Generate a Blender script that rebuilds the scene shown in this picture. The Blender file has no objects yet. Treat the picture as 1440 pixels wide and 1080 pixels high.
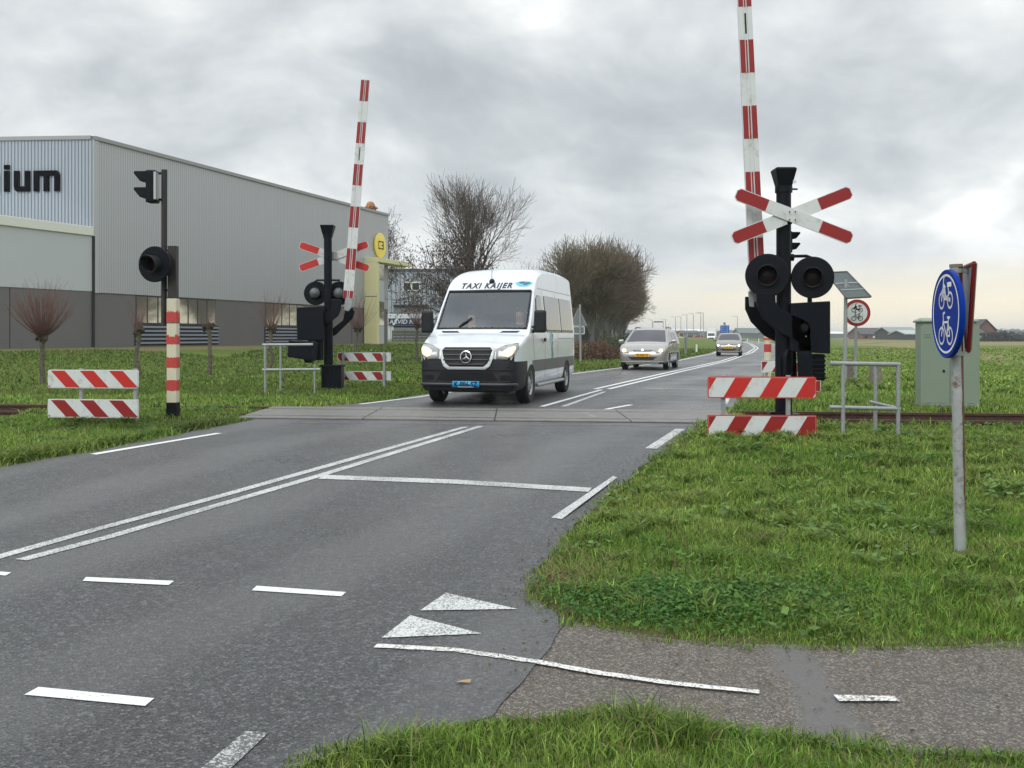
import bpy, bmesh, math, random
import numpy as np
from mathutils import Vector, Matrix
from mathutils.bvhtree import BVHTree
R = math.radians
random.seed(7); rng = np.random.default_rng(7)
S = bpy.context.scene; C = S.collection
# ---------------------------------------------------------------- camera, sky, sun, exposure
F, HV, HC = 1400.0, 472.0, 1.25          # focal length in px of the 1440 px frame, horizon row, eye height above the crossing
cam = bpy.data.cameras.new('camera'); co = bpy.data.objects.new('camera', cam); C.objects.link(co); S.camera = co
co.location = (0, 0, HC); co.rotation_euler = (R(90), 0, 0)
cam.sensor_width = 36; cam.lens = 36 * F / 1440; cam.shift_y = -(540 - HV) / 1440
cam.clip_start = .1; cam.clip_end = 9000
S.render.resolution_x = 1024; S.render.resolution_y = 768
S.view_settings.view_transform = 'Standard'; S.view_settings.look = 'None'; S.view_settings.gamma = 1
S.view_settings.exposure = 0.32
S.cycles.max_bounces = 6; S.cycles.transparent_max_bounces = 8

class NT:
    """small node-tree writer"""
    def __init__(s, nt): s.nt = nt; s.n = nt.nodes; s.l = nt.links
    def new(s, t, **k):
        n = s.n.new(t)
        for a, v in k.items():
            if a.startswith('i_'): n.inputs[a[2:].replace('_', ' ')].default_value = v
            else: setattr(n, a, v)
        return n
    def link(s, a, b): s.l.new(a, b)
    def m(s, op, a, b=None, c=None, clamp=False):
        n = s.n.new('ShaderNodeMath'); n.operation = op; n.use_clamp = clamp
        for i, x in enumerate((a, b, c)):
            if x is None: continue
            if hasattr(x, 'links'): s.l.new(x, n.inputs[i])
            else: n.inputs[i].default_value = x
        return n.outputs[0]
    def ramp(s, f, stops, interp='LINEAR'):
        n = s.n.new('ShaderNodeValToRGB'); n.color_ramp.interpolation = interp
        e = n.color_ramp.elements
        while len(e) < len(stops): e.new(.5)
        for q, (p, c) in zip(e, stops):
            q.position = p; q.color = (*c, 1) if len(c) == 3 else c
        s.l.new(f, n.inputs[0]); return n.outputs[0]
    def mix(s, f, a, b, mode='MIX'):
        n = s.n.new('ShaderNodeMix'); n.data_type = 'RGBA'; n.blend_type = mode
        for i, x in ((0, f), (6, a), (7, b)):
            if hasattr(x, 'links'): s.l.new(x, n.inputs[i])
            elif i == 0: n.inputs[0].default_value = x
            else: n.inputs[i].default_value = (*x, 1)
        return n.outputs[2]
    def noise(s, vec, scale, detail=4, rough=.55, dist=0.0):
        n = s.n.new('ShaderNodeTexNoise'); n.inputs['Scale'].default_value = scale
        n.inputs['Detail'].default_value = detail; n.inputs['Roughness'].default_value = rough
        n.inputs['Distortion'].default_value = dist
        if vec is not None: s.l.new(vec, n.inputs['Vector'])
        return n.outputs['Fac']

W = bpy.data.worlds.new('World'); S.world = W; W.use_nodes = True
w = NT(W.node_tree); w.n.clear()
SUN_EL, SUN_AZ = R(38), R(205)           # behind the camera, a little left
sky = w.new('ShaderNodeTexSky'); sky.sky_type = 'NISHITA'; sky.sun_disc = False
sky.sun_elevation = SUN_EL; sky.sun_rotation = SUN_AZ
tc = w.new('ShaderNodeTexCoord'); sp = w.new('ShaderNodeSeparateXYZ'); w.link(tc.outputs['Generated'], sp.inputs[0])
X_, Y_, Z_ = sp.outputs
zc = w.m('MAXIMUM', Z_, 0.0)
den = w.m('ADD', zc, .42)
cb = w.new('ShaderNodeCombineXYZ'); w.link(w.m('DIVIDE', X_, den), cb.inputs[0]); w.link(w.m('DIVIDE', Y_, den), cb.inputs[1])
vm = w.new('ShaderNodeVectorMath'); vm.operation = 'ADD'; vm.inputs[1].default_value = (3.1, 1.3, 0.6); w.link(cb.outputs[0], vm.inputs[0])
cv = vm.outputs[0]
n1 = w.noise(cv, 1.5, 7, .52, .3); n2 = w.noise(cv, 5.2, 6, .55, .4)
nn = w.m('ADD', w.m('MULTIPLY', n1, .76), w.m('MULTIPLY', n2, .24))
cl = w.ramp(nn, [(.38, (.37, .40, .425)), (.45, (.46, .49, .51)), (.505, (.57, .60, .61)), (.56, (.70, .72, .72)), (.62, (.90, .91, .90))])
# thin flat layers low down
cb2 = w.new('ShaderNodeCombineXYZ'); w.link(w.m('MULTIPLY', X_, 1.6), cb2.inputs[0]); w.link(w.m('MULTIPLY', Z_, 16.0), cb2.inputs[1])
nl = w.noise(cb2.outputs[0], 1.3, 4, .5, .2)
low = w.ramp(nl, [(.3, (.49, .525, .56)), (.7, (.62, .64, .65))])
fl = w.m('SUBTRACT', 1.0, w.m('DIVIDE', zc, .13), clamp=True)
cl = w.mix(w.m('MULTIPLY', fl, .9), cl, low)
# pale yellow light under the cloud edge, strongest to the right
fy = w.m('SUBTRACT', 1.0, w.m('DIVIDE', w.m('ADD', zc, w.m('MULTIPLY', w.m('SUBTRACT', nl, .5), .05)), .07), clamp=True)
fa = w.m('MULTIPLY', w.m('ADD', X_, .12), 2.4, clamp=True)
fy = w.m('MULTIPLY', w.m('SMOOTH_MIN', w.m('MULTIPLY', fy, 2.2), 1.0, .2), fa, clamp=True)
cl = w.mix(w.m('MULTIPLY', fy, .8), cl, (.84, .76, .57))
# overcast skies brighten towards the zenith (CIE overcast distribution)
up = w.m('ADD', 1.0, w.m('MULTIPLY', w.m('SUBTRACT', zc, .34, clamp=True), 2.5))
cl = w.mix(1.0, cl, (1, 1, 1), 'MULTIPLY')
bg = w.new('ShaderNodeBackground'); w.link(cl, bg.inputs[0]); w.link(w.m('MULTIPLY', up, 1.10), bg.inputs[1])
bg2 = w.new('ShaderNodeBackground'); w.link(sky.outputs[0], bg2.inputs[0]); bg2.inputs[1].default_value = .05
ad = w.new('ShaderNodeMixShader'); ad.inputs[0].default_value = .93
w.link(bg2.outputs[0], ad.inputs[1]); w.link(bg.outputs[0], ad.inputs[2])
wo = w.new('ShaderNodeOutputWorld'); w.link(ad.outputs[0], wo.inputs[0])
sd = bpy.data.lights.new('sun', 'SUN'); sd.energy = 1.0; sd.angle = R(25); sd.color = (1, .97, .92)
so = bpy.data.objects.new('sun', sd); C.objects.link(so)
so.rotation_euler = Vector((math.sin(SUN_AZ) * math.cos(SUN_EL), math.cos(SUN_AZ) * math.cos(SUN_EL), math.sin(SUN_EL))).to_track_quat('Z', 'Y').to_euler()

# ---------------------------------------------------------------- materials
MT = {}
def mat(name, col, rough=.5, metal=0, var=.0, scale=6, bump=0, bscale=40, col2=None, spec=None, coat=0, emit=None, dirt=None):
    """procedural paint-like material: base colour, noise variation towards col2, bump"""
    if name in MT: return MT[name]
    m = bpy.data.materials.new(name); m.use_nodes = True; t = NT(m.node_tree)
    b = t.n['Principled BSDF']
    b.inputs['Base Color'].default_value = (*col, 1); b.inputs['Roughness'].default_value = rough; b.inputs['Metallic'].default_value = metal
    if spec is not None: b.inputs['Specular IOR Level'].default_value = spec
    if coat: b.inputs['Coat Weight'].default_value = coat; b.inputs['Coat Roughness'].default_value = .05
    tcn = t.new('ShaderNodeTexCoord').outputs['Object']
    if var or col2:
        f = t.noise(tcn, scale, 6, .62)
        if col2: c = t.mix(t.ramp(f, [(.5 - .18, (0, 0, 0)), (.5 + .18, (1, 1, 1))]), col, col2)
        else:
            c = t.mix(f, tuple(x * (1 - var) for x in col), tuple(min(1, x * (1 + var)) for x in col))
        t.link(c, b.inputs['Base Color'])
        t.link(t.m('ADD', rough - .08, t.m('MULTIPLY', f, .16)), b.inputs['Roughness'])
    if dirt:
        f2 = t.ramp(t.noise(tcn, dirt[1], 8, .7), [(dirt[2], (0, 0, 0)), (dirt[2] + .12, (1, 1, 1))])
        src = b.inputs['Base Color'].links[0].from_socket if b.inputs['Base Color'].links else col
        t.link(t.mix(t.m('MULTIPLY', f2, dirt[3] if len(dirt) > 3 else 1.0), src, dirt[0]), b.inputs['Base Color'])
    if bump:
        bn = t.new('ShaderNodeBump'); bn.inputs['Strength'].default_value = bump; bn.inputs['Distance'].default_value = .01
        t.link(t.noise(tcn, bscale, 3, .6), bn.inputs['Height']); t.link(bn.outputs[0], b.inputs['Normal'])
    if emit:
        b.inputs['Emission Color'].default_value = (*emit[0], 1); b.inputs['Emission Strength'].default_value = emit[1]
    MT[name] = m; return m

def glassmat(name, tint=(.55, .62, .62), mixf=.35):
    m = bpy.data.materials.new(name); m.use_nodes = True; t = NT(m.node_tree); t.n.clear()
    o = t.new('ShaderNodeOutputMaterial'); tr = t.new('ShaderNodeBsdfTransparent'); tr.inputs[0].default_value = (*tint, 1)
    g = t.new('ShaderNodeBsdfGlossy'); g.inputs['Roughness'].default_value = .03; g.inputs[0].default_value = (.9, .95, 1, 1)
    fr = t.new('ShaderNodeFresnel'); fr.inputs[0].default_value = 1.45
    mx = t.new('ShaderNodeMixShader'); t.link(t.m('ADD', t.m('MULTIPLY', fr.outputs[0], 1.3), mixf, clamp=True), mx.inputs[0])
    t.link(tr.outputs[0], mx.inputs[1]); t.link(g.outputs[0], mx.inputs[2]); t.link(mx.outputs[0], o.inputs[0])
    MT[name] = m; return m

M_white = mat('white_paint', (.78, .79, .79), .35, var=.03, dirt=((.35, .33, .28), 9, .62, .3))
M_sign_white = mat('sign_white', (.62, .645, .65), .38, var=.05, dirt=((.30, .29, .24), 7, .52, .45))
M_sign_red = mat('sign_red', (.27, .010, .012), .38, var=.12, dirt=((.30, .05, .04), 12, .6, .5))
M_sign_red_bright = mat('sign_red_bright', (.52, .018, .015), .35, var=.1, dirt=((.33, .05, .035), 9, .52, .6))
M_black = mat('black_enamel', (.004, .0055, .010), .45, var=.35, scale=14, bump=.12, bscale=60, spec=.15, dirt=((.05, .045, .04), 16, .62, .5))
M_lensdark = mat('dark_lens', (.007, .002, .002), .35, spec=.2)
M_galv = mat('galvanised_steel', (.36, .38, .39), .48, .35, col2=(.27, .285, .29), scale=22, bump=.08)
M_rust = mat('rusty_steel', (.085, .038, .022), .75, 0, col2=(.04, .02, .014), scale=30, bump=.3)
M_rubber = mat('rubber', (.012, .012, .013), .75, var=.3, bump=.1)
M_rim = mat('wheel_rim', (.32, .33, .34), .35, .7, var=.1)
M_chrome = mat('chrome', (.75, .77, .79), .14, 1.0)
M_vanwhite = mat('van_white', (.66, .70, .745), .22, var=.02, coat=.5, dirt=((.36, .34, .29), 2.6, .56, .30))
M_plastic = mat('black_plastic', (.017, .019, .023), .5, spec=.25, var=.2, bump=.08, bscale=90)
M_dark = mat('dark_interior', (.02, .021, .023), .8)
M_glass_dark = mat('dark_glass', (.02, .026, .03), .04, spec=.9)
M_glass_blue = mat('grey_glass', (.075, .10, .10), .05, spec=.6, coat=.25)
M_head = mat('headlight_lit', (.3, .28, .22), .3, emit=((1, .74, .40), 1.2)); M_bulb = mat('bulb_lit', (.3, .3, .3), .3, emit=((1, .80, .52), 22))
M_headc = mat('headlight_clear', (.30, .31, .32), .08, spec=.9)
M_blueplate = mat('blue_plate', (.03, .34, .66), .35)
M_yellowplate = mat('yellow_plate', (.78, .42, .01), .35)
M_bluesign = mat('blue_sign', (.0, .028, .27), .5, var=.1, scale=4, spec=.1)
M_concrete = mat('old_concrete', (.22, .19, .16), .9, col2=(.13, .11, .09), scale=14, bump=.5, bscale=30)
M_skin = mat('skin', (.45, .26, .19), .5); M_hair = mat('hair', (.05, .035, .028), .8); M_cloth = mat('dark_jacket', (.03, .035, .05), .85)
# ---------------------------------------------------------------- helpers
def kids(o): return [c for c in bpy.data.objects if c.parent == o]
def tag(o, label=None, cat=None, group=None, kind=None):
    if label: o['label'] = label
    if cat: o['category'] = cat
    if group: o['group'] = group
    if kind: o['kind'] = kind
    return o
def thing(name, loc, rz=0, label=None, cat=None, group=None):
    o = bpy.data.objects.new(name, None); C.objects.link(o); o.location = loc; o.rotation_euler = (0, 0, rz); o.empty_display_size = .2
    return tag(o, label, cat, group)
def copy_tree(o, parent=None):
    c = o.copy(); C.objects.link(c); c.parent = parent
    for ch in kids(o): copy_tree(ch, c)
    return c
def link_mesh(name, me, parent=None, loc=None):
    o = bpy.data.objects.new(name, me); C.objects.link(o)
    if parent: o.parent = parent
    if loc is not None: o.location = loc
    return o
class MB:
    """mesh builder: collects shapes, links them as ONE mesh object"""
    def __init__(s): s.v = []; s.f = []; s.mi = []; s.k = 0
    def add(s, vs, fs):
        b = len(s.v); s.v += [tuple(p) for p in vs]
        for f in fs: s.f.append([b + i for i in f]); s.mi.append(s.k)
        return s
    def box(s, c, size, rot=None):
        x, y, z = (q / 2 for q in size); vs = [Vector((a * x, b * y, d * z)) for a in (-1, 1) for b in (-1, 1) for d in (-1, 1)]
        if rot is not None: vs = [rot @ p for p in vs]
        c = Vector(c)
        return s.add([p + c for p in vs], [(0, 1, 3, 2), (4, 6, 7, 5), (0, 4, 5, 1), (2, 3, 7, 6), (0, 2, 6, 4), (1, 5, 7, 3)])
    def tube(s, pts, r, n=10, cap=True):
        pts = [Vector(p) for p in pts]; rs = r if isinstance(r, (list, tuple)) else [r] * len(pts)
        vs = []; fs = []; up = None
        for i, p in enumerate(pts):
            t = (pts[min(i + 1, len(pts) - 1)] - pts[max(i - 1, 0)]).normalized()
            if up is None: up = Vector((0, 0, 1)) if abs(t.z) < .9 else Vector((0, 1, 0))
            a = t.cross(up).normalized(); b = a.cross(t).normalized(); up = b
            for k in range(n):
                an = 2 * math.pi * k / n; vs.append(p + (a * math.cos(an) + b * math.sin(an)) * rs[i])
        for i in range(len(pts) - 1):
            for k in range(n):
                fs.append((i * n + k, i * n + (k + 1) % n, (i + 1) * n + (k + 1) % n, (i + 1) * n + k))
        if cap: fs.append(tuple(range(n))[::-1]); fs.append(tuple(range((len(pts) - 1) * n, len(pts) * n)))
        return s.add(vs, fs)
    def prism(s, poly, o, ax, ay, th):
        """polygon in plane (ax, ay) at o, extruded by th along ax x ay"""
        ax, ay, o = Vector(ax), Vector(ay), Vector(o); nz = ax.cross(ay).normalized() * th
        n = len(poly); a = [o + ax * p[0] + ay * p[1] for p in poly]
        vs = a + [p + nz for p in a]
        fs = [tuple(range(n))[::-1], tuple(range(n, 2 * n))] + [(i, (i + 1) % n, n + (i + 1) % n, n + i) for i in range(n)]
        return s.add(vs, fs)
    def revolve(s, prof, o, axis, n=32):
        """prof = [(radius, along)] about axis through o"""
        axis = Vector(axis).normalized(); q = axis.to_track_quat('Z', 'Y'); o = Vector(o); vs = []; fs = []
        for r_, h in prof:
            for k in range(n):
                a = 2 * math.pi * k / n; vs.append(o + q @ Vector((r_ * math.cos(a), r_ * math.sin(a), h)))
        for i in range(len(prof) - 1):
            for k in range(n): fs.append((i * n + k, i * n + (k + 1) % n, (i + 1) * n + (k + 1) % n, (i + 1) * n + k))
        return s.add(vs, fs)
    def build(s, name, m, parent=None, bevel=0, smooth=None, loc=None, fix=True):
        me = bpy.data.meshes.new(name); me.from_pydata(s.v, [], s.f); me.update()
        for x in (m if isinstance(m, (list, tuple)) else [m]): me.materials.append(x)
        if isinstance(m, (list, tuple)): me.polygons.foreach_set('material_index', s.mi)
        if fix:
            bm = bmesh.new(); bm.from_mesh(me); bmesh.ops.recalc_face_normals(bm, faces=bm.faces); bm.to_mesh(me); bm.free()
        if smooth is not None:
            me.polygons.foreach_set('use_smooth', [True] * len(me.polygons)); me.set_sharp_from_angle(angle=R(smooth))
        o = link_mesh(name, me, parent, loc)
        if bevel:
            bv = o.modifiers.new('bevel', 'BEVEL'); bv.width = bevel; bv.segments = 2; bv.limit_method = 'ANGLE'; bv.angle_limit = R(40)
        return o
def sm(a, b, x):
    t = min(1, max(0, (x - a) / (b - a))); return t * t * (3 - 2 * t)
def smv(a, b, x):
    t = np.clip((x - a) / (b - a), 0, 1); return t * t * (3 - 2 * t)
def ZP(y): return -.2 * (1 - sm(7.5, 11.5, y))
def U(u, v, d): return Vector(((u - 720) / F * d, d, HC + (HV - v) / F * d))
def UX(u, d): return (u - 720) / F * d
def G(u, v):
    d = 10
    for _ in range(60): d = .5 * d + .5 * F * (HC - ZP(d)) / (v - HV)
    return ((u - 720) / F * d, d)
def textmesh(body, size=1, shear=0, off=0, sx=1, sp=1):
    cu = bpy.data.curves.new('t', 'FONT'); cu.body = body; cu.size = size; cu.shear = shear; cu.offset = off; cu.resolution_u = 3
    cu.align_x = 'CENTER'; cu.space_character = sp
    o = bpy.data.objects.new('t', cu); C.objects.link(o); dg = bpy.context.evaluated_depsgraph_get(); dg.update()
    me = bpy.data.meshes.new_from_object(o.evaluated_get(dg)); bpy.data.objects.remove(o)
    vs = [(v.co.x * sx, v.co.y) for v in me.vertices]; fs = [tuple(p.vertices) for p in me.polygons]
    bpy.data.meshes.remove(me); return vs, fs
# ---------------------------------------------------------------- the lie of the land
# road edges in world coordinates (x as a function of y)
ctr = [(-8.6, -8), (-6.9, -3), (-4.9, 2.4)] + [G(*p) for p in ((15, 789), (340, 696), (665, 602))] + [(1.9, 22.4), (5.7, 34.3), (10.4, 48.6), (17.5, 73), (24.6, 100), (38, 159), (47.7, 206), (62, 290), (80, 380), (150, 700)]
Lp = [(-13.2, -8), (-11.2, -3), (-8.9, 2.5), (-7.3, 6.3)] + [G(*p) for p in ((0, 658), (60, 648), (130, 637), (200, 622), (300, 602), (350, 593))] + [(-4.1, 15.8), (-4.0, 16.9), (-3.25, 17.5), (-2.6, 18.6), (-1.93, 20.8), (1.75, 32.4), (7.6, 48), (13.9, 70), (21, 100), (34.3, 159), (43.9, 206), (58, 290), (75, 380), (144, 700)]
Rp = [(-5.2, -8), (-3.4, -3), (-1.3, 1.7)] + [G(*p) for p in ((425, 1080), (520, 1045), (690, 1020), (800, 875), (740, 838), (790, 768), (830, 722), (880, 678), (925, 643), (965, 614), (1000, 585))] + [(4.0, 17.5), (5.2, 22.4), (8.9, 34.3), (13.6, 48.6), (20.9, 73), (28.2, 100), (41.6, 159), (51.6, 206), (66, 290), (85, 380), (156, 700)]
def fx(P):
    a = np.array(P); i = np.argsort(a[:, 1]); return a[i, 1], a[i, 0]
Ly, Lx = fx(Lp); Ry, Rx = fx(Rp); Cy, Cx = fx(ctr)
Lf = lambda y: np.interp(y, Ly, Lx); Rf = lambda y: np.interp(y, Ry, Rx); Cf = lambda y: np.interp(y, Cy, Cx)
up_ = [G(*p) for p in ((800, 877), (830, 883), (900, 897), (1000, 908), (1130, 914), (1300, 914), (1440, 907))] + [(4.6, 4.75), (9, 5.2), (30, 7)]
lo_ = [G(*p) for p in ((425, 1082), (520, 1047), (690, 1021), (780, 1013), (870, 1006), (960, 1016), (1050, 1036), (1250, 1060), (1440, 1068))] + [(3.2, 3.35), (9, 3.2), (30, 4.4)]
upx, upy = np.array(up_).T; lox, loy = np.array(lo_).T
PU = lambda x: np.interp(x, upx, upy); PL = lambda x: np.interp(x, lox, loy)
RAIL0, RAILS_ = 14.72, -.125          # near rail: y = RAIL0 + RAILS_ * x
def on_road(x, y, e=0): return (x > Lf(y) - e) & (x < Rf(y) + e)
def on_path(x, y, e=0): return (x > -.2) & (y > PL(x) - e) & (y < PU(x) + e)
def on_deck(x, y, e=0):
    yy = y - (RAIL0 + RAILS_ * x); return (x > -4.2 - e) & (x < 3.45 + e) & (yy > -.3 - e) & (yy < 1.9 + e)
def wall_w(x, y): return (x + 21) * .9475 - (y - 50) * .3198
def hills(x, y):
    return .5 * (np.sin(x * 2.1 + 1.3 * np.sin(y * 1.7)) * np.sin(y * 2.6 + 1.1 * np.sin(x * 1.3)))
def HG(x, y):
    x = np.asarray(x, float); y = np.asarray(y, float)
    z = -.2 * (1 - smv(7.5, 11.5, y))
    w_ = wall_w(x, y); left = smv(16.5, 25, y) * (x < Cf(y)) 
    zl = .64 * (1 - np.clip((w_ - .4) / 12, 0, 1)) - .42 * smv(5, 13, w_) * (1 - smv(14.5, 20, w_))
    z = z + left * zl
    # right-hand field: shallow ditch, then rises a touch
    rr = x - Rf(y)
    dd = (rr - (9 + .05 * y)) / 1.6
    z = z + smv(20, 26, y) * (x > Cf(y)) * (-.35 * np.exp(-dd * dd) + .10 * smv(12, 30, rr))
    e = np.minimum(np.abs(x - Lf(y)), np.abs(x - Rf(y))); pe = np.minimum(np.abs(y - PU(x)), np.abs(y - PL(x))); e = np.where((x > 0) & (y < 9), np.minimum(e, pe), e)
    z = z + .006 * (y < 60) + .016 * smv(.15, .9, e) * (1 + hills(x, y)) * (y < 60)
    yy = y - (RAIL0 + RAILS_ * x); z = z - .13 * smv(-.75, -.35, yy) * (1 - smv(1.9, 2.3, yy)) * ((x < -7.6) | (x > 3.6))
    return z
def mask(x, y, e=0): return on_road(x, y, e) | on_path(x, y, e) | on_deck(x, y, e)
def axis(lo, hi, d0, far, g):
    a = list(np.arange(lo, hi + 1e-6, d0)); s = d0; p = hi; q = lo; up = []; dn = []
    while p < far: s *= g; p += s; up.append(p)
    s = d0
    while q > -far: s *= g; q -= s; dn.append(q)
    return np.array(dn[::-1] + a + up)
def soil(x, y):
    e = np.minimum(np.abs(x - Lf(y)), np.abs(x - Rf(y))); pe = np.minimum(np.abs(y - PU(x)), np.abs(y - PL(x))); e = np.where((x > 0) & (y < 9), np.minimum(e, pe), e)
    n = .5 + .5 * np.sin(x * 6.1 + 2 * np.sin(y * 4.3)) * np.sin(y * 7.7 + x * 2.2)
    yy = y - (RAIL0 + RAILS_ * x); tr = smv(-.7, -.3, yy) * (1 - smv(1.8, 2.3, yy))
    return np.clip(np.maximum((1 - smv(.02, .10 + .35 * n, e)) * (y < 60), tr * .8), 0, 1)
def grid_mesh(name, xs, ys, z, m, cols=None):
    nx, ny = len(xs), len(ys); XX, YY = np.meshgrid(xs, ys)
    co_ = np.stack([XX, YY, z(XX, YY)], -1).reshape(-1, 3)
    i = np.arange((nx - 1) * (ny - 1)); r_, c_ = i // (nx - 1), i % (nx - 1); a = r_ * nx + c_
    q = np.stack([a, a + 1, a + nx + 1, a + nx], 1)
    return np_mesh(name, co_, q, m, smooth=True, attr=np.repeat(soil(co_[:, 0], co_[:, 1])[:, None], 3, 1))
def np_mesh(name, vs, fs, m, smooth=False, attr=None, parent=None):
    me = bpy.data.meshes.new(name); n = fs.shape[1]
    me.vertices.add(len(vs)); me.vertices.foreach_set('co', vs.astype(np.float32).ravel())
    me.loops.add(fs.size); me.loops.foreach_set('vertex_index', fs.astype(np.int32).ravel())
    me.polygons.add(len(fs)); me.polygons.foreach_set('loop_start', np.arange(0, fs.size, n, dtype=np.int32))
    me.update(calc_edges=True)
    if smooth: me.polygons.foreach_set('use_smooth', np.ones(len(fs), bool))
    me.materials.append(m)
    if attr is not None:
        a = me.color_attributes.new('tint', 'FLOAT_COLOR', 'POINT')
        c4 = np.ones((len(vs), 4), np.float32); c4[:, :3] = attr; a.data.foreach_set('color', c4.ravel())
    return link_mesh(name, me, parent)
# --- ground sheet
def ground_mat():
    m = bpy.data.materials.new('grassland'); m.use_nodes = True; t = NT(m.node_tree); b = t.n['Principled BSDF']
    g = t.new('ShaderNodeNewGeometry').outputs['Position']
    a = t.noise(g, .35, 6, .6); c = t.noise(g, 9, 5, .7); d = t.noise(g, .012, 4, .6)
    base = t.mix(t.ramp(a, [(.35, (0, 0, 0)), (.68, (1, 1, 1))]), (.10, .155, .026), (.155, .19, .045))
    base = t.mix(t.m('MULTIPLY', t.ramp(c, [(.42, (0, 0, 0)), (.62, (1, 1, 1))]), .6), base, (.045, .07, .014))
    sp2 = t.new('ShaderNodeSeparateXYZ'); t.link(g, sp2.inputs[0]); spx_, spy_ = sp2.outputs[0], sp2.outputs[1]
    # long field strips far to the right: stubble and bare earth
    cbn = t.new('ShaderNodeCombineXYZ'); t.link(t.m('MULTIPLY', sp2.outputs[0], .004), cbn.inputs[0]); t.link(t.m('MULTIPLY', sp2.outputs[1], .03), cbn.inputs[1])
    f = t.ramp(t.noise(cbn.outputs[0], 1.6, 2, .4), [(.44, (0, 0, 0)), (.5, (1, 1, 1))])
    far = t.m('MULTIPLY', f, t.m('MULTIPLY', t.m('SUBTRACT', sp2.outputs[1], 52.0), .06, clamp=True), clamp=True)
    far = t.m('MULTIPLY', far, t.m('MULTIPLY', t.m('SUBTRACT', sp2.outputs[0], t.m('MULTIPLY', sp2.outputs[1], .32)), .2, clamp=True))
    earth = t.mix(d, (.24, .20, .11), (.20, .19, .08))
    base = t.mix(far, base, earth)
    # worn earth strip along the foot of the warehouse
    wq = t.m('ADD', t.m('MULTIPLY', t.m('ADD', spx_, 21.0), .9475), t.m('MULTIPLY', t.m('SUBTRACT', spy_, 50.0), -.3198))
    ws_ = t.m('SUBTRACT', 1.0, t.m('ABSOLUTE', t.m('MULTIPLY', t.m('SUBTRACT', wq, t.m('ADD', .7, t.m('MULTIPLY', a, 2.6))), .55)), clamp=True)
    base = t.mix(t.m('MULTIPLY', ws_, 1.6, clamp=True), base, (.19, .165, .085))
    at = t.new('ShaderNodeAttribute'); at.attribute_name = 'tint'; base = t.mix(at.outputs['Fac'], base, t.mix(c, (.045, .033, .022), (.13, .105, .07)))
    t.link(base, b.inputs['Base Color']); b.inputs['Roughness'].default_value = .95; b.inputs['Specular IOR Level'].default_value = .15
    bn = t.new('ShaderNodeBump'); bn.inputs['Strength'].default_value = .8; bn.inputs['Distance'].default_value = .06
    t.link(t.noise(g, 14, 4, .7), bn.inputs['Height']); t.link(bn.outputs[0], b.inputs['Normal'])
    return m
M_ground = ground_mat()
gx = axis(-14, 12, .14, 3500, 1.07); gy = axis(1.5, 26, .14, 4000, 1.055); gy = gy[gy > -60]
tag(grid_mesh('ground', gx, gy, lambda x, y: HG(x, y) - .07 * mask(x, y, -.16), M_ground), kind='structure')

# --- asphalt
def asphalt_mat(name, c1, c2, stone, rough=.42, worn=None, sc=150, stone_f=.62, track=False):
    m = bpy.data.materials.new(name); m.use_nodes = True; t = NT(m.node_tree); b = t.n['Principled BSDF']
    g = t.new('ShaderNodeNewGeometry').outputs['Position']
    big = t.noise(g, .8, 5, .6); fine = t.noise(g, sc, 2, .6)
    vo = t.new('ShaderNodeTexVoronoi'); vo.inputs['Scale'].default_value = sc * .75; t.link(g, vo.inputs['Vector'])
    c = t.mix(t.ramp(big, [(.3, (0, 0, 0)), (.7, (1, 1, 1))]), c1, c2)
    sepc = t.new('ShaderNodeSeparateColor'); t.link(vo.outputs['Color'], sepc.inputs[0])
    st = t.ramp(sepc.outputs[0], [(stone_f, (0, 0, 0)), (stone_f + .3, (1, 1, 1))])
    c = t.mix(t.m('MULTIPLY', st, .75), c, stone)
    stn = t.ramp(t.noise(g, 2.2, 6, .7, .6), [(.56, (0, 0, 0)), (.66, (1, 1, 1))]); c = t.mix(t.m('MULTIPLY', stn, .28), c, tuple(x * .4 for x in c1))
    c = t.mix(t.m('MULTIPLY', t.ramp(t.m('ADD', t.m('MULTIPLY', fine, .6), t.m('MULTIPLY', t.noise(g, sc * .28, 3, .7), .4)), [(.43, (1, 1, 1)), (.52, (0, 0, 0))]), .85), c, tuple(x * .22 for x in c1))
    spx = t.new('ShaderNodeSeparateXYZ'); t.link(g, spx.inputs[0])
    if track:   # dusty lighter bands polished by wheels, running with the road
        off = t.m('ADD', spx.outputs[0], t.m('MULTIPLY', spx.outputs[1], -.36))
        wv = t.m('SINE', t.m('ADD', t.m('MULTIPLY', off, 3.6), t.m('MULTIPLY', big, 2.0)))
        c = t.mix(t.m('MULTIPLY', t.m('MULTIPLY', t.m('ADD', wv, .2, clamp=True), .75), t.noise(g, .35, 3, .6)), c, (.135, .134, .136))
    t.link(c, b.inputs['Base Color'])
    wet = t.noise(g, .45, 4, .55)
    t.link(t.ramp(wet, [(.35, (rough - .10,) * 3), (.65, (rough + .12,) * 3)]), b.inputs['Roughness'])
    b.inputs['Specular IOR Level'].default_value = .6
    bn = t.new('ShaderNodeBump'); bn.inputs['Strength'].default_value = .9; bn.inputs['Distance'].default_value = .012
    h = t.m('ADD', t.m('MULTIPLY', vo.outputs['Distance'], .8), fine); t.link(h, bn.inputs['Height']); t.link(bn.outputs[0], b.inputs['Normal'])
    return m
M_asph = asphalt_mat('asphalt', (.042, .0425, .047), (.064, .0645, .070), (.18, .18, .185), .36, track=True, sc=92)
M_path = asphalt_mat('path_asphalt', (.145, .120, .100), (.105, .090, .077), (.38, .335, .28), .6, sc=150, stone_f=.55)
M_deck = mat('deck_rubber_concrete', (.165, .157, .145), .5, col2=(.12, .115, .108), scale=5, bump=.25, bscale=60)
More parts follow.
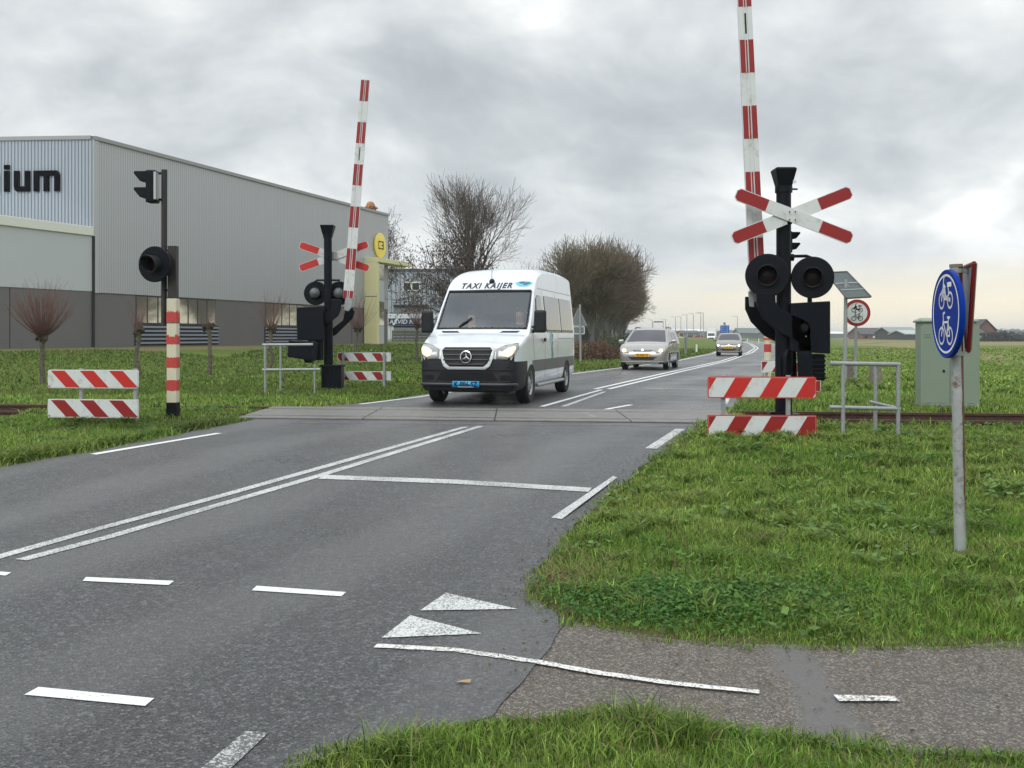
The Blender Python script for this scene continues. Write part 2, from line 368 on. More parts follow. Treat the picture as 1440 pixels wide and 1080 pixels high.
ys = np.concatenate([np.arange(-8, 26, .12), np.arange(26, 110, 1.0), np.arange(110, 700, 8)])
def strip_mesh(name, ys_, lf, rf, zf, m, nx=10):
    V = []; 
    for y in ys_:
        l, r_ = float(lf(y)), float(rf(y))
        for k in range(nx + 1): V.append((l + (r_ - l) * k / nx, y, zf(y)))
    n = nx + 1; i = np.arange((len(ys_) - 1) * nx); r0, c0 = i // nx, i % nx; a = r0 * n + c0
    return np_mesh(name, np.array(V), np.stack([a, a + 1, a + n + 1, a + n], 1), m, smooth=True)
def wig(y, s): return .03 * math.sin(y * 5.1 + s) + .018 * math.sin(y * 13.7 + 2 * s)
tag(strip_mesh('main_road', ys, lambda y: Lf(y) + wig(y, 1), lambda y: Rf(y) + wig(y, 4) * (.3 if y < 5.7 else 1), lambda y: ZP(y) + .014, M_asph), kind='structure')
# cycle path
V = []; xs_ = np.concatenate([np.arange(-.45, 6, .07), np.arange(6, 30, .8)]); ny_ = 14
for x in xs_:
    a, b_ = float(PL(x)) - .03 + wig(x * 1.3, 2) * .4, float(PU(x)) + .03 + wig(x, 7) * .4
    for k in range(ny_ + 1):
        y = a + (b_ - a) * k / ny_; V.append((x, y, ZP(y) + .008))
i = np.arange((len(xs_) - 1) * ny_); a = (i // ny_) * (ny_ + 1) + i % ny_
tag(np_mesh('cycle_path', np.array(V), np.stack([a, a + ny_ + 1, a + ny_ + 2, a + 1], 1), M_path, smooth=True), kind='structure')
# smooth sealed strip and cracks across the path, part of its surface
def path_wear(m):
    t = NT(m.node_tree); b = t.n['Principled BSDF']; src = b.inputs['Base Color'].links[0].from_socket
    g = t.new('ShaderNodeNewGeometry').outputs['Position']; s = t.new('ShaderNodeSeparateXYZ'); t.link(g, s.inputs[0])
    A, B_ = G(1112, 915), G(1192, 1058); dx, dy = B_[0] - A[0], B_[1] - A[1]; L_ = math.hypot(dx, dy); nx, ny = dy / L_, -dx / L_
    d = t.m('ADD', t.m('MULTIPLY', s.outputs[0], nx), t.m('ADD', t.m('MULTIPLY', s.outputs[1], ny), -(A[0] * nx + A[1] * ny)))
    d = t.m('ABSOLUTE', t.m('ADD', d, t.m('MULTIPLY', t.m('SUBTRACT', t.noise(g, 4.5, 5, .6), .5), .22)))
    k = t.ramp(d, [(.055, (1, 1, 1)), (.13, (0, 0, 0))]); c = t.mix(t.m('MULTIPLY', k, .9), src, t.mix(t.noise(g, 30, 4, .7), (.125, .12, .118), (.16, .155, .15)))
    cb_ = t.new('ShaderNodeCombineXYZ'); t.link(t.m('MULTIPLY', s.outputs[0], 2.2), cb_.inputs[0]); t.link(t.m('MULTIPLY', s.outputs[1], 9.0), cb_.inputs[1])
    cr = t.ramp(t.noise(cb_.outputs[0], 1.6, 6, .72, .8), [(.60, (0, 0, 0)), (.66, (1, 1, 1))]); cr = t.m('MULTIPLY', cr, t.m('MULTIPLY', t.m('SUBTRACT', s.outputs[0], 1.15), 3.0, clamp=True), clamp=True)
    c = t.mix(t.m('MULTIPLY', cr, .8), c, (.03, .028, .027)); t.link(c, b.inputs['Base Color'])
path_wear(M_path)
pt = [G(*p) for p in ((1075, 916), (1112, 915), (1140, 918), (1168, 955), (1178, 975), (1200, 1005), (1238, 1040), (1250, 1058), (1150, 1050), (1130, 1020), (1122, 985), (1110, 955))]
M_patch = mat('smooth_tar', (.115, .11, .106), .55, col2=(.15, .142, .135), scale=5, bump=.3, bscale=120)
pj = []
for (a_, b_), (c_, d_) in zip(pt, pt[1:] + pt[:1]):
    for k in range(8): pj.append((a_ + (c_ - a_) * k / 8 + random.uniform(-.012, .012), b_ + (d_ - b_) * k / 8 + random.uniform(-.006, .006)))
pt = pj
pass
# --- crossing deck: concrete / rubber panels with rail slots
def TR(x, s, z=0): return (x, RAIL0 + RAILS_ * x + s, z)      # s = metres beyond the near rail
mb = MB()
for (s0, s1) in ((-.36, -.06), (.13, 1.34), (1.53, 1.95)):
    e = [-4.12, -2.2, -.25, 1.7, 3.5]
    for a_, b_ in zip(e[:-1], e[1:]):
        q = [TR(a_ + .008, s0), TR(b_ - .008, s0), TR(b_ - .008, s1), TR(a_ + .008, s1)]
        mb.add([(p[0], p[1], h) for h in (-.06, .034) for p in q], [(3, 2, 1, 0), (4, 5, 6, 7), (0, 1, 5, 4), (1, 2, 6, 5), (2, 3, 7, 6), (3, 0, 4, 7)])
tag(mb.build('crossing_deck', M_deck, bevel=.008), kind='structure')
mb = MB(); q = [TR(-4.2, -.4), TR(3.55, -.4), TR(3.55, 2.0), TR(-4.2, 2.0)]
mb.add([(p[0], p[1], .0165) for p in q], [(0, 1, 2, 3)]); tag(mb.build('crossing_base', mat('dark_gap', (.02, .018, .016), .8), fix=False), kind='structure')
# --- railway track
rt = thing('railway_track', TR(0, .72), 0, 'rusty narrow railway track running through the grass across the road', 'railway track')
def rail_profile(s, x0, x1, z0, mb):
    for cx, hw, a_, b_ in ((0, .036, .115, .15), (0, .010, .02, .115), (0, .06, 0, .02)):
        q = []
        for z in (a_, b_):
            for x, w_ in ((x0, -hw), (x0, hw), (x1, hw), (x1, -hw)): p = TR(x, s + w_); q.append((p[0], p[1] - (RAIL0 + .72), z0 + z))
        mb.add(q, [(3, 2, 1, 0), (4, 5, 6, 7), (0, 1, 5, 4), (1, 2, 6, 5), (2, 3, 7, 6), (3, 0, 4, 7)])
for s in (.02, 1.44):
    mb = MB(); rail_profile(s, -160, -4.1, -.09, mb); rail_profile(s, 3.5, 160, -.09, mb); mb.build('rail', M_rust, rt)
    mb = MB(); rail_profile(s, -4.1, 3.5, -.119, mb); mb.build('crossing_rail', mat('polished_rail', (.30, .27, .25), .25, .8, var=.2), rt)
for s in (-.05, ):
    mb = MB()
    for k in range(90):
        x = -30 + k * .65
        if -4.3 < x < 3.6: continue
        p = TR(x, .73); mb.box((p[0], p[1] - (RAIL0 + .72), -.16), (.24, 2.5, .12), Matrix.Rotation(math.atan(RAILS_), 3, 'Z'))
    o = mb.build('sleepers', mat('sleeper_timber', (.06, .045, .035), .9, var=.3), rt)

# --- painted markings
def paint_mat(name, wear, dark=(.07, .07, .07), col=(.72, .73, .72)):
    m = bpy.data.materials.new(name); m.use_nodes = True; t = NT(m.node_tree); b = t.n['Principled BSDF']
    g = t.new('ShaderNodeNewGeometry').outputs['Position']
    f = t.m('ADD', t.m('MULTIPLY', t.noise(g, 90, 3, .7), .82), t.m('MULTIPLY', t.noise(g, 2.6, 4, .6), .18))
    t.link(t.mix(t.ramp(f, [(wear - .05, (1, 1, 1)), (wear + .05, (0, 0, 0))]), col, dark), b.inputs['Base Color'])
    # ramp: below wear = asphalt shows through
    b.inputs['Roughness'].default_value = .5; return m
M_p1 = paint_mat('road_paint', .385); M_p2 = paint_mat('road_paint_worn', .475, (.075, .075, .075), (.60, .61, .60)); M_p3 = paint_mat('path_paint', .45, (.11, .10, .09), (.70, .69, .66))
M_p4 = paint_mat('road_paint_faded', .54, (.075, .075, .075), (.5, .5, .5))
def line(name, P, wd, m, px=True, dz=.018, step=.25, wv=0):
    if px:
        Q = []
        for (a, b), (c, d_) in zip(P[:-1], P[1:]):
            k_ = max(1, int(math.hypot(c - a, d_ - b) / 12)); Q += [(a + (c - a) * i / k_, b + (d_ - b) * i / k_) for i in range(k_)]
        P = [G(*p) for p in Q + [P[-1]]]
    L = [Vector((x, y)) for x, y in P]; pts = []
    for a_, b_ in zip(L[:-1], L[1:]):
        n = max(1, int((b_ - a_).length / step)); pts += [a_.lerp(b_, k / n) for k in range(n)]
    pts.append(L[-1]); V = []
    for k, p in enumerate(pts):
        t_ = (pts[min(k + 1, len(pts) - 1)] - pts[max(k - 1, 0)]).normalized(); nr = Vector((-t_.y, t_.x))
        w0 = wd if not isinstance(wd, tuple) else wd[0] + (wd[1] - wd[0]) * k / (len(pts) - 1)
        for s_ in (-.5, .5):
            q = p + nr * (w0 * s_ + (random.uniform(-wv, wv) if wv else 0)); V.append((q.x, q.y, ZP(q.y) + dz))
    fs = [(2 * k, 2 * k + 1, 2 * k + 3, 2 * k + 2) for k in range(len(pts) - 1)]
    mb = MB(); mb.add(V, fs); o = mb.build(name, m, fix=False)
    me = o.data; 
    if me.polygons[0].normal.z < 0: me.flip_normals()
    return tag(o, kind='structure')
def patch(name, P, m, dz=.018):
    P = [G(*p) for p in P]; mb = MB(); mb.add([(x, y, ZP(y) + dz) for x, y in P], [tuple(range(len(P)))]); o = mb.build(name, m, fix=False)
    if o.data.polygons[0].normal.z < 0: o.data.flip_normals()
    return tag(o, kind='structure')
line('edge_line', [(131, 641), (308, 611)], .10, M_p1)
line('centre_line', [(-260, 869), (0, 786), (130, 749), (300, 703), (655, 602)], .10, M_p2)
line('centre_line', [(30, 791), (150, 759), (450, 671), (676, 601)], .10, M_p2)
line('stop_line', [(452, 673), (640, 680), (830, 691.5)], .17, M_p2)
patch('edge_line', [(862, 672), (868, 674), (790, 733), (775, 731)], M_p2)
line('edge_line', [(957, 605), (915, 633)], .13, M_p2)
for q in ([(-60, 803), (16, 809), (8, 813.5), (-60, 808)], [(121, 815.5), (245, 821), (237, 827), (116, 821)], [(361, 828), (487, 837), (480, 843), (354, 834.5)],
          [(54, 972), (217, 988), (204, 999), (34, 983)]): patch('lane_dash', q, M_p1)
patch('lane_dash', [(345, 1035), (378, 1037), (322, 1090), (280, 1090)], M_p4)
for q in ([(627, 838), (728, 861), (591, 863)], [(577, 870), (677, 896), (537, 902)]): patch('give_way_triangle', q, M_p2)
line('path_line', [(528, 913), (640, 919), (750, 935), (850, 953), (950, 967), (1068, 979)], (.055, .04), M_p3, step=.05, wv=.004)
patch('path_dash', [(1172, 983), (1258, 985), (1265, 992), (1180, 992)], M_p3)
# far side of the crossing
line('centre_line', [(762, 573), (1.75, 22.4)] if False else [(762, 573), (846, 549)], .1, M_p1)
line('centre_line', [(792, 573), (850, 552)], .1, M_p2)
P2 = [(float(Cf(y)) - .02, y) for y in list(np.arange(23, 60, 2.0)) + list(np.arange(60, 380, 6.0))]
line('centre_line', [(x - .16, y) for x, y in P2], .12, M_p1, px=False, step=2); line('centre_line', [(x + .16, y) for x, y in P2], .12, M_p1, px=False, step=2)
line('lane_dash', [(852, 577), (888, 570.5)], .1, M_p1)
line('stop_line', [(905, 547), (1012, 549)], .14, M_p2); line('stop_line', [(745, 548), (790, 549)], .14, M_p2)
line('edge_line', [(float(Lf(y)) + .28, y) for y in np.arange(17.9, 300, 2.0)], .11, M_p1, px=False, step=2)
line('edge_line', [(float(Rf(y)) - .28, y) for y in np.arange(60, 300, 4.0)], .11, M_p1, px=False, step=2)
line('edge_line', [(float(Rf(y)) - .28, y) for y in np.arange(18, 24, 1.0)], .11, M_p2, px=False, step=2)
line('deck_edge', [(410, 596), (960, 600.5)], .05, M_p4)
patch('deck_edge', [(818, 583), (824, 583), (840, 590), (834, 590)], M_p4, dz=.036)
# ================================================================ crossing furniture
def clip(poly, x0, x1, z0, z1):
    for ax, lim, sg in ((0, x0, 1), (0, x1, -1), (1, z0, 1), (1, z1, -1)):
        out = []
        for i in range(len(poly)):
            p, q = poly[i], poly[(i + 1) % len(poly)]; ip, iq = sg * (p[ax] - lim) >= 0, sg * (q[ax] - lim) >= 0
            if ip: out.append(p)
            if ip != iq:
                t = (lim - p[ax]) / (q[ax] - p[ax]); out.append((p[0] + t * (q[0] - p[0]), p[1] + t * (q[1] - p[1])))
        poly = out
        if not poly: break
    return poly
def rrect(w, h, r=.025, n=4):
    P = []
    for cx, cz, a0 in ((w - r, h - r, 0), (r, h - r, 90), (r, r, 180), (w - r, r, 270)):
        for k in range(n + 1): a = R(a0 + 90 * k / n); P.append((cx + r * math.cos(a), cz + r * math.sin(a)))
    return P
def barricade(u0, u1, d, zs, yaw, lean, posts, label, slant=.155, post_front=False, h=.26, zb=0, red=None, edge='white', group='red and white striped barricades beside the crossing', topr=.03, off=.5, back=False):
    """two striped planks on two steel posts; x from u0 to u1 at distance d"""
    x0, x1 = UX(u0, d), UX(u1, d); Wd = (x1 - x0) / math.cos(yaw)
    t = thing('barricade', ((x0 + x1) / 2, d, zb), yaw, label, 'barricade', group)
    for j, z in enumerate(zs):
        z -= zb; e = M_sign_white if edge == 'white' else M_sign_red_bright
        mb = MB(); mb.prism(rrect(Wd, h, topr if j == 0 else .006), (-Wd / 2, 0, z), (1, 0, 0), (0, 0, 1), -.022)
        pl = mb.build('plank', e, t)
        mb = MB(); mb.prism([(a + .012, b + .012) for a, b in rrect(Wd - .024, h - .024, .02 if j == 0 else .004)], (-Wd / 2, -.0015, z), (1, 0, 0), (0, 0, 1), .002); mb.build('reflective_sheet', M_sign_white, pl)
        mb = MB(); k = slant * lean; per = .43; x = -per * 2 + per * off
        while x < Wd + per:
            q = clip([(x, 0), (x + .205, 0), (x + .205 + k, h), (x + k, h)], .014, Wd - .014, .014, h - .014)
            if len(q) > 2: mb.prism(q, (-Wd / 2, -.004, z), (1, 0, 0), (0, 0, 1), .0015)
            x += per
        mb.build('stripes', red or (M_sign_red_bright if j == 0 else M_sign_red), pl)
    yy = -.05 if post_front else .06
    for px in posts:
        mb = MB(); ztop = max(zs) - zb + h + .015
        mb.box((px * Wd, yy, (ztop - .4) / 2), (.05, .05, ztop + .4)); mb.box((px * Wd, yy * .6, min(zs) - zb + h / 2), (.09, .02, .05)); mb.box((px * Wd, yy * .6, max(zs) - zb + h / 2), (.09, .02, .05))
        mb.build('post', M_galv, t, bevel=.004)
    return t
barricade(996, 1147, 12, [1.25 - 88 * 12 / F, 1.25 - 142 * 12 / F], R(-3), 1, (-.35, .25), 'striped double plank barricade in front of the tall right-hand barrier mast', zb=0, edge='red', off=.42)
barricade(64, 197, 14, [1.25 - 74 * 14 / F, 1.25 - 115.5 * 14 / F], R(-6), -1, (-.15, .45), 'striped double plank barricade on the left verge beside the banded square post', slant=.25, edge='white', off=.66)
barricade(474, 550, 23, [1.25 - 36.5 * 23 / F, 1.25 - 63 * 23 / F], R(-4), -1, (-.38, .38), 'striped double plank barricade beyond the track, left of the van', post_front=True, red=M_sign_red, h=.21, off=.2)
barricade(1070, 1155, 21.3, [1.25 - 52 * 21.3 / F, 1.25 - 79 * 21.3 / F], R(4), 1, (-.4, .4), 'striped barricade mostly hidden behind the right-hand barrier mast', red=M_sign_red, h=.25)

class Loc:
    def __init__(s, uc, d, zb=0): s.uc, s.d, s.zb = uc, d, zb
    def __call__(s, u, v, y=0): return Vector(((u - s.uc) * s.d / F, y, HC + (HV - v) * s.d / F - s.zb))
    def poly(s, P): return [((u - s.uc) * s.d / F, HC + (HV - v) * s.d / F - s.zb) for u, v in P]
def plate(L, P, y, th, name, m, par, bevel=.006):
    mb = MB(); mb.prism(L.poly(P), (0, y, 0), (1, 0, 0), (0, 0, 1), -th); return mb.build(name, m, par, bevel=bevel)
def cross_arm(par, a, b, w_, y, white, red, front=-1, name='cross_arm'):
    a, b = Vector(a), Vector(b); Ln = (b - a).length; ax = (b - a).normalized(); ay = Vector((0, 1, 0)).cross(ax) * -1
    ay = Vector((0, -1, 0)).cross(ax).normalized()
    if ay.z < 0: ay = -ay
    h = w_ / 2; c = .04
    full = [(c, -h), (Ln - c, -h), (Ln, -h + c), (Ln, h - c), (Ln - c, h), (c, h), (0, h - c), (0, -h + c)]
    nz = ax.cross(ay); th = .02 if nz.y > 0 else -.02
    mb = MB(); mb.prism(full, a + Vector((0, y, 0)), ax, ay, th); p = mb.build(name, white, par)
    for (s0, s1) in ((0, .27 * Ln), (.73 * Ln, Ln)):
        q = clip([(x, z) for x, z in [(c + .008, -h + .008), (Ln - c - .008, -h + .008), (Ln - .01, -h + c), (Ln - .01, h - c), (Ln - c - .008, h - .008), (c + .008, h - .008), (.01, h - c), (.01, -h + c)]], s0, s1, -h, h)
        mb = MB(); mb.prism(q, a + Vector((0, y - .0022, 0)), ax, ay, .0016 if nz.y > 0 else -.0016)
        mb.prism(q, a + Vector((0, y + .0205, 0)), ax, ay, .0016 if nz.y > 0 else -.0016); mb.build('red_tip', red, p)
    return p
def boom(par, a, b, w_, dep, period, first_red, name='barrier_boom', taper=.86):
    """striped boom from a (bottom) to b (top); reds measured down from b"""
    a, b = Vector(a), Vector(b); ax = (a - b).normalized(); Ln = (a - b).length; sx = Vector((0, 1, 0)).cross(ax).normalized()
    if sx.x < 0: sx = -sx
    def wat(s): return w_ * (taper + (1 - taper) * s / Ln)
    mb = MB()
    def slab(s0, s1, f0, f1, y0, y1):
        vs = []
        for y in (y0, y1):
            for s_, f in ((s0, f0), (s0, f1), (s1, f1), (s1, f0)): vs.append(b + ax * s_ + sx * (f * wat(s_)) + Vector((0, y, 0)))
        mb.add(vs, [(3, 2, 1, 0), (4, 5, 6, 7), (0, 1, 5, 4), (1, 2, 6, 5), (2, 3, 7, 6), (3, 0, 4, 7)])
    slab(0, Ln, -.5, -.16, -dep / 2, dep / 2); slab(0, Ln, .16, .5, -dep / 2, dep / 2); slab(0, Ln, -.16, .16, -dep / 2 + .012, dep / 2 - .012)
    bo = mb.build(name, M_sign_white, par)
    s = first_red
    while s < Ln - .02:
        mb = MB()
        e = min(s + period, Ln)
        if e > .05:
            s_ = max(s, 0.01)
            for f0, f1, pr in ((-.485, -.14, .0), (-.05, .05, -.010), (.14, .485, .0)): slab(s_, e, f0, f1, -dep / 2 - .002 - pr * 0 + (0.011 if pr else 0), dep / 2 + .002 - (.011 if pr else 0))
            mb.build('red_band', M_sign_red, bo)
        s += 2 * period
    # slot seen on the second white band
    mb = MB(); s = first_red + period * 3; 
    mb2 = b + ax * (s + period * .2)
    mb.box(b + ax * (s + period * .5) + Vector((0, -dep / 2 + .011, 0)), (.022, .004, period * .62), Matrix(((sx.x, 0, -ax.x), (0, 1, 0), (sx.z, 0, -ax.z))))
    mb.build('slot', M_dark, bo)
    return bo
def warn_lamp(par, c, r, back=False, yaw=0, hood=.30, name='warning_lamp'):
    c = Vector(c); rot = Matrix.Rotation(yaw, 3, 'Z'); ax = rot @ Vector((0, -1, 0))
    mb = MB(); mb.revolve([(.001, -.03), (r * .9, -.03), (r, -.01), (r, .012), (r * .96, .022), (r * .46, .022), (r * .44, .012)], c, ax, 40)
    if back: mb.revolve([(.001, -.16), (r * .38, -.15), (r * .48, -.10), (r * .5, -.02)], c, ax, 28)
    o = mb.build(name, M_black, par, smooth=35)
    # hood: open tube cut obliquely at the bottom
    mb = MB(); n = 28; vs = []; fs = []; r1 = r * .47; q = ax.to_track_quat('Z', 'Y')
    side = ax.cross(Vector((0, 0, 1))).normalized(); upv = Vector((0, 0, 1))
    for k in range(n):
        a = 2 * math.pi * k / n; dv = side * math.cos(a) + upv * math.sin(a); ln = hood * (.45 + .55 * (.5 + .5 * math.sin(a)))
        for rr in (r1, r1 * .93):
            vs.append(c + dv * rr + ax * .015); vs.append(c + dv * rr * (1.0) + ax * ln)
    for k in range(n):
        b0, b1 = 4 * k, 4 * ((k + 1) % n)
        fs += [(b0, b1, b1 + 1, b0 + 1), (b0 + 2, b0 + 3, b1 + 3, b1 + 2), (b0 + 1, b1 + 1, b1 + 3, b0 + 3)]
    mb.add(vs, fs); mb.build('hood', mat('hood_black', (.018, .022, .026), .35, var=.3), o, smooth=50)
    mb = MB(); mb.revolve([(.001, .035), (r * .22, .03), (r * .36, .018), (r * .43, .0135)], c, ax, 28); mb.build('lens', M_lensdark, o, smooth=60)
    if back: mb = MB(); mb.revolve([(.001, -.20), (r * .22, -.195), (r * .3, -.17), (r * .42, -.14)], c, ax, 24); mb.build('back_cover', mat('lamp_back_cover', (.10, .11, .12), .45, var=.3), o, smooth=50)
    return o
def bolt(par, p, r=.014, m=None):
    mb = MB(); mb.revolve([(.001, .012), (r, .012), (r, 0)], p, (0, -1, 0), 8); return mb.build('bolt', m or M_galv, par)
def mini_signal(par, c, s, dirx, name='signal_head'):
    """two-aspect signal head seen from the side / behind, visors pointing along dirx"""
    mb = MB(); mb.box(c, (.16 * s, .2 * s, .50 * s)); o = mb.build(name, M_black, par, bevel=.02 * s)
    for dz in (-.15, .10):
        c0 = Vector(c) + Vector((.07 * s * dirx, 0, dz * s)); mb = MB()
        mb.prism([(0, -.03 * s), (dirx * .10 * s, -.02 * s), (dirx * .20 * s, .10 * s), (dirx * .19 * s, .135 * s), (0, .135 * s)], c0 + Vector((0, -.085 * s, 0)), (1, 0, 0), (0, 0, 1), -.17 * s if False else .17 * s * -1)
        v = mb.build('visor', M_black, o, bevel=.012 * s)
    return o

# --- right-hand barrier mast
D = 12.6; L = Loc(1102, D)
t = thing('crossing_mast', (UX(1102, D), D, 0), 0, 'tall black crossing mast with red and white cross on its front, right of the road', 'crossing signal', 'black level crossing masts')
mb = MB(); mb.tube([L(1102, 600), L(1102, 430)], .105, 20); mb.tube([L(1102, 430), L(1102, 268)], .092, 20); mb.build('pole', M_black, t, smooth=40)
mb = MB(); mb.box((0, 0, .12), (.34, .34, .22)); mb.revolve([(.2, .22), (.2, .27), (.12, .27)], (0, 0, 0), (0, 0, 1), 24); mb.box((-.1, -.1, .28), (.2, .06, .03)); mb.build('base_flange', M_black, t, bevel=.012)
mb = MB(); z0, z1 = L(0, 263).z, L(0, 239).z
a, b = .085, .135
mb.add([(-a, -a, z0), (a, -a, z0), (a, a, z0), (-a, a, z0), (-b, -b, z1), (b, -b, z1), (b, b, z1), (-b, b, z1), (-b + .02, -b + .02, z1 + .02), (b - .02, -b + .02, z1 + .02), (b - .02, b - .02, z1 + .02), (-b + .02, b - .02, z1 + .02)],
       [(0, 1, 5, 4), (1, 2, 6, 5), (2, 3, 7, 6), (3, 0, 4, 7), (0, 3, 2, 1), (4, 5, 9, 8), (5, 6, 10, 9), (6, 7, 11, 10), (7, 4, 8, 11), (8, 9, 10, 11)])
hb = mb.build('bell_housing', M_black, t, bevel=.008); mb = MB(); mb.box((.10, -.135, L(0, 258).z), (.04, .004, .035)); mb.build('sticker', M_sign_white, hb)
mb = MB(); mb.tube([(0, 0, L(0, 271).z), (0, 0, L(0, 262).z)], .108, 20); mb.box((.13, 0, L(0, 266).z), (.09, .02, .02)); mb.build('clamp', M_black, t, smooth=35)
c1 = cross_arm(t, L(1026, 338), L(1191, 272), .165, -.17, M_sign_white, M_sign_red)
c2 = cross_arm(t, L(1030, 275), L(1191, 338), .165, -.195, M_sign_white, M_sign_red)
for u, v in ((1103.5, 301), (1111.5, 301), (1103.5, 312), (1111.5, 312)): bolt(c2, L(u, v, -.215), .010, M_rust)
mb = MB(); mb.box((0.03, -.13, L(0, 306).z), (.06, .08, .2)); mb.build('cross_bracket', M_black, t)
mb = MB(); mb.tube([L(1062, 366), L(1078, 361), L(1134, 360), L(1150, 366)], .02, 8); mb.tube([L(1092, 362), L(1116, 362)], .045, 8); mb.build('lamp_bracket', M_black, t)
warn_lamp(t, L(1074.5, 388.5, -.16), .272, hood=.18, yaw=R(-15)); warn_lamp(t, L(1138.5, 391, -.12), .262, hood=.18, yaw=R(-15))
mb = MB(); mb.tube([L(1138, 418, -.02), L(1138, 428, -.02)], .03, 10); mb.tube([L(1075, 389, 0), L(1138, 390, 0)], .03, 8); mb.build('lamp_mount', M_black, t)
mini_signal(t, L(1116, 338, .25), .55, 1)
# machine cabinet, arms, counterweight
cab = plate(L, [(1106, 427), (1161, 424), (1161, 497), (1106, 494)], .12, -.32, 'drive_cabinet', M_black, t, .015)
plate(L, [(1136, 425.5), (1160, 424.5), (1160, 496), (1136, 494.5)], .085, -.03, 'cabinet_door', M_black, cab)
for u, v in ((1151, 487), (1116, 431)): bolt(cab, L(u, v, .085), .03, M_black)
mb = MB(); mb.box(L(1126.5, 439.5, .118), (.10, .004, .022)); mb.build('name_strip', mat('grey_strip', (.25, .26, .27), .5), cab)
arm = [(1058.5, 412), (1085, 414), (1085.5, 426), (1093, 436), (1124, 449), (1131, 454), (1134, 461), (1137, 532), (1117, 532), (1115, 481), (1087, 466), (1067, 447), (1059, 431)]
a1 = plate(L, arm, -.20, .05, 'barrier_arm', M_black, t, .012)
bolt(a1, L(1122, 460, -.25), .034, M_black); bolt(a1, L(1125, 473, -.25), .01)
arm2 = [(1054, 416), (1080, 418), (1081, 432), (1090, 444), (1126, 462), (1128, 532), (1108, 532), (1108, 486), (1081, 472), (1062, 452), (1054, 434)]
plate(L, arm2, .26, -.05, 'barrier_arm', M_black, t, .012)
mb = MB(); mb.tube([L(1124, 461, -.23), L(1120, 465, .30)], .05, 14); mb.build('arm_axle', M_black, t, smooth=40)
mb = MB(); mb.tube([L(1101, 530, -.12), L(1100, 502, -.13), L(1103, 494, -.12), L(1110, 490, -.05)], .028, 10); mb.tube([L(1094, 560, -.11), L(1094, 500, -.1)], .016, 8); mb.build('cable_conduit', M_black, t, smooth=50)
mb = MB(); mb.box(L(1146, 516, .02), (.17, .3, .33))
for k in range(6): mb.box(L(1146, 501 + 6 * k, -.135), (.19, .03, .022))
mb.build('counterweight', M_black, t, bevel=.008)
for k in range(4): bolt(t, L(1156.5, 505 + 6.5 * k, -.13), .012)
boom(t, L(1067.5, 424, .06), L(1040.5, -165, .06), .20, .06, 46.6 * D / F, (-131.5 + 165 - 46.6 * 0) * D / F - 46.6 * D / F * 0, taper=.80)
plate(L, [(1052, 410), (1060, 409), (1060, 432), (1054, 431)], -.02, .03, 'boom_clamp', M_galv, t, .004)
# --- far left barrier mast
D = 22.4; L = Loc(461, D)
t = thing('crossing_mast', (UX(461, D), D, 0), 0, 'black crossing mast beyond the track, left of the van, its cross behind the pole', 'crossing signal', 'black level crossing masts')
mb = MB(); mb.tube([L(462, 560), L(461.5, 440)], .105, 18); mb.tube([L(461.5, 440), L(461, 328)], .09, 18); mb.build('pole', M_black, t, smooth=40)
mb = MB(); z0, z1 = L(0, 331).z, L(0, 317).z; a, b = .10, .155
mb.add([(-a, -a, z0), (a, -a, z0), (a, a, z0), (-a, a, z0), (-b, -b, z1), (b, -b, z1), (b, b, z1), (-b, b, z1)], [(0, 1, 5, 4), (1, 2, 6, 5), (2, 3, 7, 6), (3, 0, 4, 7), (0, 3, 2, 1), (4, 5, 6, 7)])
mb.build('bell_housing', M_black, t, bevel=.01)
mb = MB(); mb.tube([(0, 0, L(0, 334).z), (0, 0, L(0, 330).z)], .11, 16); mb.build('clamp', M_black, t)
cross_arm(t, L(419, 377), L(516, 342), .17, .17, M_sign_white, M_sign_red_bright)
cross_arm(t, L(419, 343), L(517, 377), .17, .195, M_sign_white, M_sign_red_bright)
mb = MB(); mb.box(L(468, 359, .12), (.1, .1, .16)); mb.build('cross_bracket', M_galv, t)
mb = MB(); mb.tube([L(440, 398), L(446, 394), L(478, 394)], .022, 8); mb.build('lamp_bracket', M_black, t)
for u in (442.5, 476):
    o = warn_lamp(t, L(u, 412, .14), .27, back=True, yaw=R(180)); 
plate(L, [(423, 433), (459, 431), (459, 479), (423, 477)], -.10, -.30, 'drive_cabinet', M_black, t, .015)
q = lambda P: [(400 + x / 6, 380 + y / 6) for x, y in P]
a1 = plate(L, q([(410, 245), (495, 250), (490, 335), (470, 385), (400, 440), (300, 490), (285, 600), (215, 600), (215, 430), (232, 408), (395, 347), (410, 322)]), -.24, .06, 'barrier_arm', M_black, t, .015)
bolt(a1, L(443, 453, -.30), .06, M_black)
plate(L, q([(500, 330), (545, 280), (580, 350), (562, 405), (420, 545), (385, 560), (380, 500), (480, 420)]), .26, -.06, 'barrier_arm', M_black, t, .015)
cw = plate(L, [(417, 478), (452, 481), (450, 506), (415, 501)], -.30, -.5, 'counterweight', M_black, t, .02)
mb = MB(); mb.revolve([(.001, .02), (.035, .02), (.035, 0)], L(436.5, 492, -.30), (0, -1, 0), 12); mb.revolve([(.001, .015), (.02, .015), (.02, 0)], L(431, 491.5, -.30), (0, -1, 0), 10); mb.build('cap', M_sign_white, cw)
plate(L, [(432, 504), (445, 505), (443, 510), (433, 509)], -.2, -.2, 'bracket', M_black, t, .01)
plate(L, [(447, 478), (456, 478), (456, 506), (449, 506)], -.1, -.25, 'bracket', M_black, t, .01)
mb = MB(); mb.box((.11, 0, .28), (.44, .40, .56)); mb.box((.11, 0, .575), (.50, .46, .05))
for k in range(4): mb.box((-.06 + .11 * k, -.205, .27), (.03, .02, .52))
